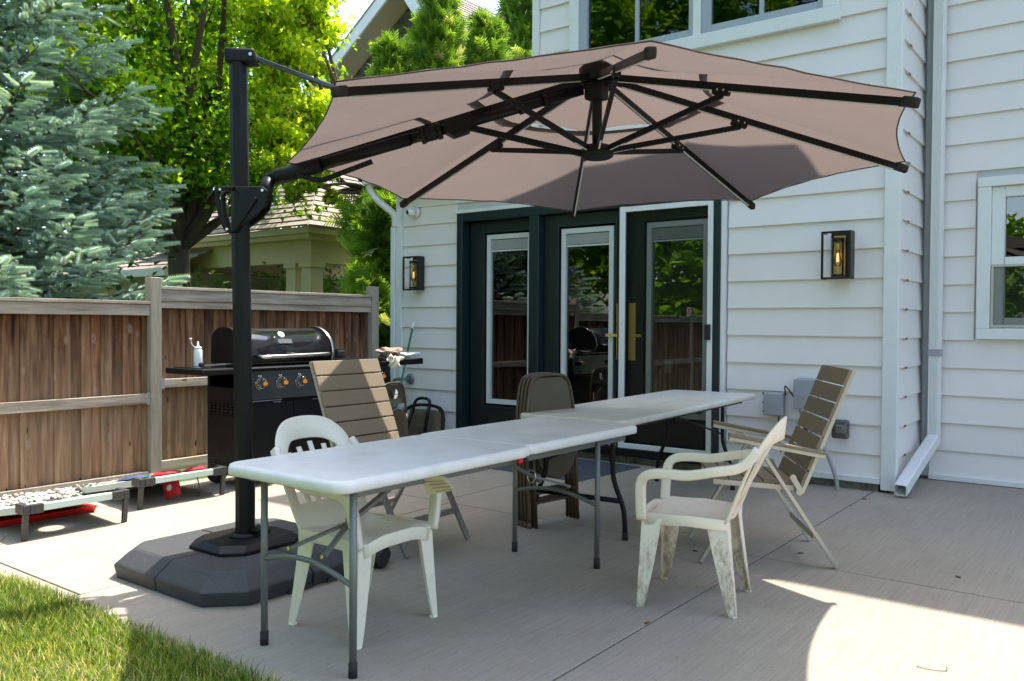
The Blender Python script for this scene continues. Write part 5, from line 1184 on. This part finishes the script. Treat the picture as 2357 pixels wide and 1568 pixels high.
for y in yk: knob(y, .835)
# lid (half barrel)
ly0, ly1 = 4.10, 5.02; lx = GB+.05; cxl = -5.985; rr = .245
prof = [(.235, .0), (.255, .06), (.25, .12), (.215, .19), (.15, .245), (.05, .285), (-.06, .29), (-.16, .265), (-.215, .21), (-.225, .10), (-.225, 0)]
prof = [tuple(p[:2]) for p in crom([(a, b, 0) for a, b in prof], 4)]
def lidsec(y, s=1.): return [(cxl+a*s*.88, y, .985+b*s) for a, b in prof]
q = MB(); L0, L1 = lidsec(ly0+.02), lidsec(ly1-.02); n = len(L0); q.add(L0+L1, [(k, k+1, n+k+1, n+k) for k in range(n-1)], True); q.add(L1, [tuple(range(n))]); ld = q.build('lid', mt['lid'] if 'lid' in mt else mt['blackgloss'], gl, fix=True)
for ya, yb_ in ((ly0-.015, ly0+.02), (ly1-.02, ly1+.015)):
    q = MB(); q.prism(lidsec(ya, 1.02), (0, yb_-ya, 0), True); q.build('lid_end', mt['black'], gl)
q = MB(); S0 = lidsec(ly1-.002, 1.035)[:26]; q.sweep([np.array(p)+(0, 0, 0) for p in S0], .028, .004, (0, 1, 0)); q.build('lid_trim', mt['steel'], gl)
MB().tube(crom([(GX-.01, ly0+.12, 1.045), (GX+.055, ly0+.16, 1.045), (GX+.065, (ly0+ly1)/2, 1.05), (GX+.055, ly1-.14, 1.055), (GX-.01, ly1-.10, 1.055)], 6), .014, 12).build('lid_handle', mt['steel'], gl)
a_ = gx(640, 768, -5.87); MB().lathe([(.036, 0), (.036, .012), (.028, .016)], (-5.836, a_[1], 1.214), 22, (.75, 0, .66)).build('thermometer', mt['steel'], gl)
b_ = gx(650, 781, -5.82); MB().hexa([(-5.79, b_[1]-.07, 1.150), (-5.774, b_[1]-.07, 1.150), (-5.774, b_[1]+.07, 1.150), (-5.79, b_[1]+.07, 1.150)], [(-5.812, b_[1]-.07, 1.185), (-5.794, b_[1]-.07, 1.185), (-5.794, b_[1]+.07, 1.185), (-5.812, b_[1]+.07, 1.185)]).build('name_badge', mt['steel'], gl)
# raised firebox end seen behind the mast
MB().hexa([(GB+.03, ly0-.05, .966), (GX-.05, ly0-.05, .966), (GX-.05, ly1+.03, .966), (GB+.03, ly1+.03, .966)], [(GB+.03, ly0-.05, .99), (GX-.02, ly0-.05, .99), (GX-.02, ly1+.03, .99), (GB+.03, ly1+.03, .99)]).build('firebox_rim', mt['black'], gl, bev=.004)
# side burner cover at the right with small bar handle
MB().box(GB+.08, GX+.02, 5.08, 5.60, .967, 1.005).build('side_burner_lid', mt['blackgloss'], gl, bev=.006)
MB().tube([(GX+.035, 5.24, .985), (GX+.045, 5.28, .985), (GX+.045, 5.42, .985), (GX+.035, 5.46, .985)], .009, 8).build('burner_handle', mt['steel'], gl)
# left shelf, right shelf
sy0 = 3.69
MB().box(GB-.07, GX+.03, sy0, gy0-.02, .915, .962).build('side_shelf', mt['black'], gl, bev=.01); MB().box(GB-.02, GX-.08, sy0+.04, gy0-.06, .963, .969).build('shelf_tray', mt['blackgloss'], gl, bev=.002)
MB().box(GB+.04, GX+.05, gy1+.01, 6.10, .925, .985).build('side_shelf', mt['black'], gl, bev=.012)
for x in (GB+.02,):
    for y in (gy0+.08, gy1-.1):
        q = MB().lathe([(.05, -.02), (.088, -.018), (.088, .018), (.05, .02)], (x, y, .088), 24, (1, 0, 0)).build('wheel', mt['rubber'], gl); MB().lathe([(.04, -.022), (.04, .022)], (x, y, .088), 16, (1, 0, 0)).build('hub', mt['black'], q)
for y in (gy0+.14, gy1-.1):
    q = MB().lathe([(.02, -.012), (.036, -.010), (.036, .010), (.02, .012)], (GX-.03, y, .036), 18, (1, .3, 0)).build('caster', mt['rubber'], gl); MB().box(GX-.045, GX-.015, y-.015, y+.015, .07, .10).build('fork', mt['steel'], q)
# things on the grill
sb = np.array(gx(459, 838, -6.0)); sb = np.array((-6.02, sb[1], .970)); Q = empty('squeeze_bottle', sb, 'clear white squeeze bottle with a tethered cap on the left grill shelf', 'bottle')
mt['frost'] = pm('frosted_plastic', (.72, .73, .73), .35, bump=0)
MB().lathe([(.031, 0), (.033, .006), (.033, .125), (.028, .137)], sb, 20).build('body', mt['frost'], Q); MB().lathe([(.029, 0), (.029, .016), (.010, .024), (.007, .055), (.004, .062)], sb+(0, 0, .137), 16).build('nozzle_cap', mt['whiteplastic'], Q)
q = MB(); q.tube(crom([sb+(0, -.026, .155), sb+(0, -.045, .165), sb+(0, -.058, .19), sb+(0, -.062, .215)], 4), .003, 6); q.build('tether', mt['whiteplastic'], Q); MB().lathe([(.009, 0), (.009, .014)], sb+(0, -.064, .212), 10).build('tip_cap', mt['whiteplastic'], Q)
tg = empty('tongs', (-5.86, 3.85, .970), 'steel tongs lying across the left grill shelf beside the squeeze bottle', 'tongs')
MB().bar((-5.86, 3.78, .985), (-5.86, 4.10, .993), .018, .008).build('arm', mt['steel'], tg); MB().bar((-5.825, 3.78, .985), (-5.85, 4.10, .991), .018, .008).build('arm', mt['steel'], tg); MB().lathe([(.018, -.02), (.022, 0), (.018, .02)], (-5.845, 3.78, .991), 10, (1, 0, 0)).build('grip_end', mt['rubber'], tg)
c = gx(779, 808, -6.0); cn = empty('burner_canister', (-6.0, c[1], 1.006), 'small squat black canister standing on the side burner cover', 'canister')
MB().box(-6.045, -5.955, c[1]-.05, c[1]+.05, 1.006, 1.075).build('body', mt['rubber'], cn, bev=.015); MB().box(-6.04, -5.96, c[1]-.045, c[1]+.045, 1.0755, 1.083).build('lid', mt['black'], cn, bev=.004)
def crumple(name, c, r, n, m, label, cat, seed, sq=.5):
    rg = np.random.default_rng(seed); v, f = ico(1, 3); v = v*(1+rg.normal(0, .04, (len(v), 1)))
    k = [rg.normal(0, 1, 3) for _ in range(n)]
    for d in k: v = v*(1+.16*np.sin(v@d*2.6)[:, None]*np.sign(rg.normal()))
    v = v*np.array(r)+np.array(c); b = MB(); b.add(v, [tuple(x) for x in f], False); o = b.build(name, m); tag(o, label, cat); return o
crumple('crumpled_rag', (-5.90, 5.85, 1.02), (.07, .11, .045), 9, mt['rag'], 'crumpled brown cloth heaped on the right grill shelf', 'rag', 3)
crumple('paper_towel', (-5.70, 5.70, .975), (.04, .07, .05), 9, mt['creampaper'], 'cream paper towel hanging over the front edge of the grill beside the last knob', 'paper towel', 4)
nw = crumple('snack_wrapper', (-5.80, 6.03, 1.01), (.07, .11, .025), 7, mt['wrapper'] if 'wrapper' in mt else mt['whitecloth'], 'crumpled printed wrapper at the outer end of the right grill shelf', 'wrapper', 8)
# green pole
p0 = gz(895, 1022, 0); p0 = np.array((-6.72, 6.62, .0)); p1 = np.array(gy(952, 742, 7.08)); d0 = ray(897, 1010)
k_ = (6.35)/d0[1]; p0 = CAMP+d0*k_; dd = p1-p0; p0 = p0-dd*(p0[2]-.03)/dd[2]
bp_ = empty('broom_pole', (p0[0], p0[1], 0), 'green broom pole with a white tip leaning on the left end of the house wall', 'pole')
sp = p0+dd*0; P1 = p1; Dn = (P1-p0)/np.linalg.norm(P1-p0); Ln = np.linalg.norm(P1-p0)
MB().tube([p0, P1-Dn*.09], .012, 10).build('shaft', mt['greenpole'], bp_); MB().tube([P1-Dn*.09, P1-Dn*.01, P1], [.0135, .0125, .006], 10).build('tip', mt['whiteplastic'], bp_); MB().tube([p0+Dn*Ln*.70, p0+Dn*Ln*.745], .0128, 10).build('band', mt['steel'], bp_)
MB().box(p0[0]-.12, p0[0]+.12, p0[1]-.03, p0[1]+.03, 0, .10).build('brush', mt['rubber'], bp_, bev=.01)
# film-wrapped sling chairs leaning against the wall
wc = gy(985, 985, 6.85); wr = empty('wrapped_folding_chair', (wc[0], 6.85, 0), 'folded dark framed sling chair wrapped in clear film, against the wall left of the doors', 'chair')
X0 = wc[0]-.19
q = MB(); q.tube(crom([(X0-.36, 6.88, 0), (X0-.34, 6.95, .25), (X0-.26, 7.0, .42), (X0-.12, 7.03, .475), (X0+.12, 7.03, .475), (X0+.26, 7.0, .42), (X0+.32, 6.95, .25), (X0+.34, 6.88, 0)], 6), .022, 10); q.build('outer_frame', mt['black'], wr)
q = MB(); q.tube(crom([(X0-.15, 6.80, 0), (X0-.10, 6.90, .38), (X0-.06, 6.94, .56), (X0+.12, 6.94, .56), (X0+.14, 6.90, .38), (X0+.16, 6.80, 0)], 6), .020, 10); q.build('inner_frame', mt['black'], wr)
MB().hexa([(X0-.31, 6.97, .05), (X0+.29, 6.97, .05), (X0+.29, 6.985, .05), (X0-.31, 6.985, .05)], [(X0-.22, 7.0, .42), (X0+.22, 7.0, .42), (X0+.22, 7.015, .42), (X0-.22, 7.015, .42)]).build('sling', mt['slat'], wr)
q = MB(); rg = np.random.default_rng(4)
q.grid([[(X0-.20+.46*j/9, 6.83+.02*rg.normal()-.03*sin(j)+.05*i/6, .62*i/7+.0) for j in range(10)] for i in range(8)], False); q.build('film', mt['filmplastic'], wr, fix=False)
q = MB(); q.grid([[(X0-.40+.22*j/5, 6.88+.02*rg.normal(), .48*i/5*(.6+.08*j)) for j in range(6)] for i in range(6)], False); q.build('film', mt['filmplastic'], wr, fix=False); wr.scale = (1, 1, .84)
# rubber mat
mm = empty('door_mat', (-4.4, 6.45, 0), 'dark blue grey rubber mat with raised lozenges below the patio doors', 'mat')
c4 = [gz(1073, 1071), gz(1330, 1110), gz(1475, 1076), gz(1240, 1040)]
c4[3] = c4[0]+(c4[2]-c4[1]); b = MB(); b.hexa([p+(0, 0, .001) for p in c4], [p+(0, 0, .008) for p in c4]); b.build('mat_sheet', mt['mat'], mm, bev=.003)
ux, uy = (c4[1]-c4[0]), (c4[3]-c4[0]); Lx, Ly = np.linalg.norm(ux), np.linalg.norm(uy); nx, ny = int(Lx/.062), int(Ly/.075); lz = MB()
for i in range(nx):
    for j in range(ny):
        c = c4[0]+ux*(i+.5)/nx+uy*(j+.5+(.5 if i % 2 else 0)*.9)/(ny+.6); a = ux/Lx*.026; b2 = uy/Ly*.034
        lz.add([c-a+(0,0,.008), c-b2+(0,0,.008), c+a+(0,0,.008), c+b2+(0,0,.008), c+(0, 0, .016)], [(0,1,4),(1,2,4),(2,3,4),(3,0,4)])
o = lz.build('lozenge_relief', mt['mat'], mm, fix=False); o['kind'] = 'stuff'
# ================================================================== CORNHOLE BOARDS
def cornhole(x, y0, y1, zt, lab, seed):
    T = empty('cornhole_board', (x, (y0+y1)/2, 0), lab, 'game board', 'folding bean bag toss boards by the fence'); x2 = x-.90; zl = zt-.175
    sl_ = (zt-zl)/(x-x2); Zx = lambda X: zt-(x-X)*sl_
    # sagging cloth top with a real hole
    hc = np.array((x-.21, (y0+y1)/2)); hr = .078; n = 32; q = MB()
    ring1 = []; ring2 = []
    ex = [(x-.01, y) for y in np.linspace(y0+.01, y1-.01, 9)][:-1]+[(X, y1-.01) for X in np.linspace(x-.01, x2+.01, 9)][:-1]+[(x2+.01, y) for y in np.linspace(y1-.01, y0+.01, 9)][:-1]+[(X, y0+.01) for X in np.linspace(x2+.01, x-.01, 9)][:-1]
    for (X, Y) in ex:
        a = atan2(Y-hc[1], X-hc[0]); ring2.append((X, Y, Zx(X)-.012)); ring1.append((hc[0]+hr*cos(a), hc[1]+hr*sin(a), Zx(hc[0]+hr*cos(a))-.016))
    m_ = len(ex); q.add(ring1+ring2, [(k, (k+1) % m_, m_+(k+1) % m_, m_+k) for k in range(m_)]); q.build('cloth_top', mt['meshgrey'], T, fix=False, solid=.003)
    t = .044
    MB().bar((x, y0+.06, zt-t/2), (x, y1-.06, zt-t/2), t*.8, t).build('end_rail', mt['mint'], T, bev=.005)
    MB().bar((x2, y0+.06, zl-t/2), (x2, y1-.06, zl-t/2), t*.8, t).build('end_rail', mt['mint'], T, bev=.005)
    for y in (y0, y1):
        MB().bar((x-.06, y, Zx(x-.06)-t/2), (x2+.06, y, Zx(x2+.06)-t/2), t*.8, t).build('side_rail', mt['mint'], T, bev=.005)
        s = 1 if y == y0 else -1
        for X, z in ((x, zt), (x2, zl)):
            sx = -1 if X == x else 1
            MB().box(min(X-sx*.018, X+sx*.10), max(X-sx*.018, X+sx*.10), y-.019, y+.019, z-t-.012, z+.004).build('corner_bracket', mt['meshgrey'], T, bev=.005)
            MB().box(X-.019, X+.019, min(y+s*.0195, y+s*.10), max(y+s*.0195, y+s*.10), z-t-.010, z+.003).build('corner_bracket', mt['meshgrey'], T, bev=.005)
        MB().hexa([(x-.02-.012, y-.016, 0), (x-.02+.012, y-.016, 0), (x-.02+.012, y+.016, 0), (x-.02-.012, y+.016, 0)], [(x-.012, y-.016, zt-t-.013), (x+.012, y-.016, zt-t-.013), (x+.012, y+.016, zt-t-.013), (x-.012, y+.016, zt-t-.013)]).build('leg', mt['meshgrey'], T, bev=.003)
    return T, Zx
b1, Z1 = cornhole(-5.36, 2.285, 2.905, .215, 'pale mint edged folding bean bag board nearest the lawn, red tray under it', 1)
b2, Z2 = cornhole(-5.64, 3.17, 3.83, .215, 'pale mint edged bean bag board beside the grill with patterned bags lying on it', 2)
rt = empty('red_tray', (-5.65, 2.5, 0), 'bright red plastic tray lying beneath the nearer bean bag board', 'tray')
MB().hexa([(-6.2, 2.2, .0), (-5.85, 2.2, .0), (-5.85, 2.95, .0), (-6.2, 2.95, .0)], [(-6.2, 2.2, .03), (-5.80, 2.15, .05), (-5.80, 2.95, .05), (-6.2, 2.95, .03)]).build('tray_body', mt['redplastic'], rt, bev=.01)
q = MB(); q.tube(crom([(-5.40, 2.12, .14), (-5.38, 2.10, .10), (-5.37, 2.11, .05), (-5.40, 2.16, .02), (-5.42, 2.2, .05)], 6), .005, 6); o = q.build('shock_cord', mt['rubber']); tag(o, 'loose black elastic cord hanging at the lawn end of the nearer bean bag board', 'cord')
q = MB(); q.tube(crom([(-5.66, 3.62, .17), (-5.65, 3.63, .10), (-5.65, 3.64, .05), (-5.64, 3.61, .025), (-5.63, 3.59, .03)], 6), .005, 6); o = q.build('shock_cord', mt['rubber']); tag(o, 'black elastic cord with a bead hanging under the farther bean bag board by its leg', 'cord')
def bag(c, r, m, m2, lab, rz, seed, tilt=0):
    rg = np.random.default_rng(seed); T = empty('bean_bag', c, lab, 'bean bag', 'maple leaf patterned bean bags'); n = 9; rows_t = []; rows_b = []
    for i in range(n):
        a_, b_ = [], []
        for j in range(n):
            u, v = 2*i/(n-1)-1, 2*j/(n-1)-1; h_ = .026*(1-u*u)**.5*(1-v*v)**.5+rg.normal(0, .0015)
            X, Y = u*r*cos(rz)-v*r*sin(rz), u*r*sin(rz)+v*r*cos(rz)
            a_.append((X, Y, h_+tilt*X)); b_.append((X, Y, -h_*.5+tilt*X))
        rows_t.append(a_); rows_b.append(b_)
    q = MB(); q.grid(rows_t); q.grid([r_[::-1] for r_ in rows_b]); B_ = q.build('bag_body', m, T, local=True, fix=True)
    star = []
    for k in range(22): a = 2*pi*k/22+.14; R_ = r*.42*(1 if k % 2 == 0 else .55); star.append((R_*cos(a), R_*sin(a), .029+tilt*R_*cos(a)))
    MB().prism(star, (0, 0, .001)).build('leaf_emblem', m2, T, local=True)
    return T
bag((-5.80, 3.45, Z2(-5.8)+.012), .085, mt['redcloth'], mt['whitecloth'], 'red bean bag with a white leaf emblem in the middle of the farther board', .3, 1, .19)
bag((-5.78, 3.68, Z2(-5.78)+.012), .085, mt['redcloth'], mt['whitecloth'], 'red bean bag with leaf emblem at the grill end of the farther board', .9, 2, .19)
bag((-5.86, 3.24, Z2(-5.86)+.012), .085, mt['bluecloth'], mt['whitecloth'], 'navy and white bean bag at the fence post end of the farther board', .1, 3, .19)
bag((-5.95, 3.56, Z2(-5.95)+.012), .080, mt['bluecloth'], mt['whitecloth'], 'navy bean bag half hidden behind the two red ones', .6, 4, .19)
hb = bag((-5.80, 3.50, .085), .07, mt['redcloth'], mt['whitecloth'], 'red bean bag sagging through the hole below the farther board', .4, 5, 0); hb.rotation_euler = (radians(75), 0, radians(20))
# small litter on the slab
lfv = MB(); lp = [(1600, 1270), (1490, 1436), (2205, 1330), (1843, 1275), (2040, 1105), (1990, 1150)]
for i, (x, y) in enumerate(lp):
    p = gz(x, y); q = MB(); a = i*1.3; r = .016
    q.grid([[p+(r*cos(a)*(u-1)-r*.5*sin(a)*(v-1)*(1-.5*abs(u-1)), r*sin(a)*(u-1)+r*.5*cos(a)*(v-1)*(1-.5*abs(u-1)), .002+.006*abs(v-1)) for v in (0, 1, 2)] for u in (0, .5, 1, 1.5, 2)]); o = q.build('dry_leaf', mt['leafdry'], None, fix=False)
    tag(o, ['curled dry leaf under the grimy resin chair', 'dark dry leaf on the slab joint at the bottom centre', 'lone dry leaf on the shaded slab at the right', 'dry leaf between the slatted armchair feet', 'small dry leaf near the downspout outlet', 'dry leaf on the shaded slab below the flexible hose'][i], 'leaf', 'dry leaves on the patio')
q = MB(); p = gz(1690, 1375); p = gz(2140, 1545); q.tube(crom([p+(-.05, .01, .004), p+(0, .0, .006), p+(.05, .03, .004), p+(.045, .08, .004)], 4), .0015, 5); o = q.build('twig', mt['bark']); tag(o, 'thin curved twig on the sunlit concrete at the bottom right', 'twig')
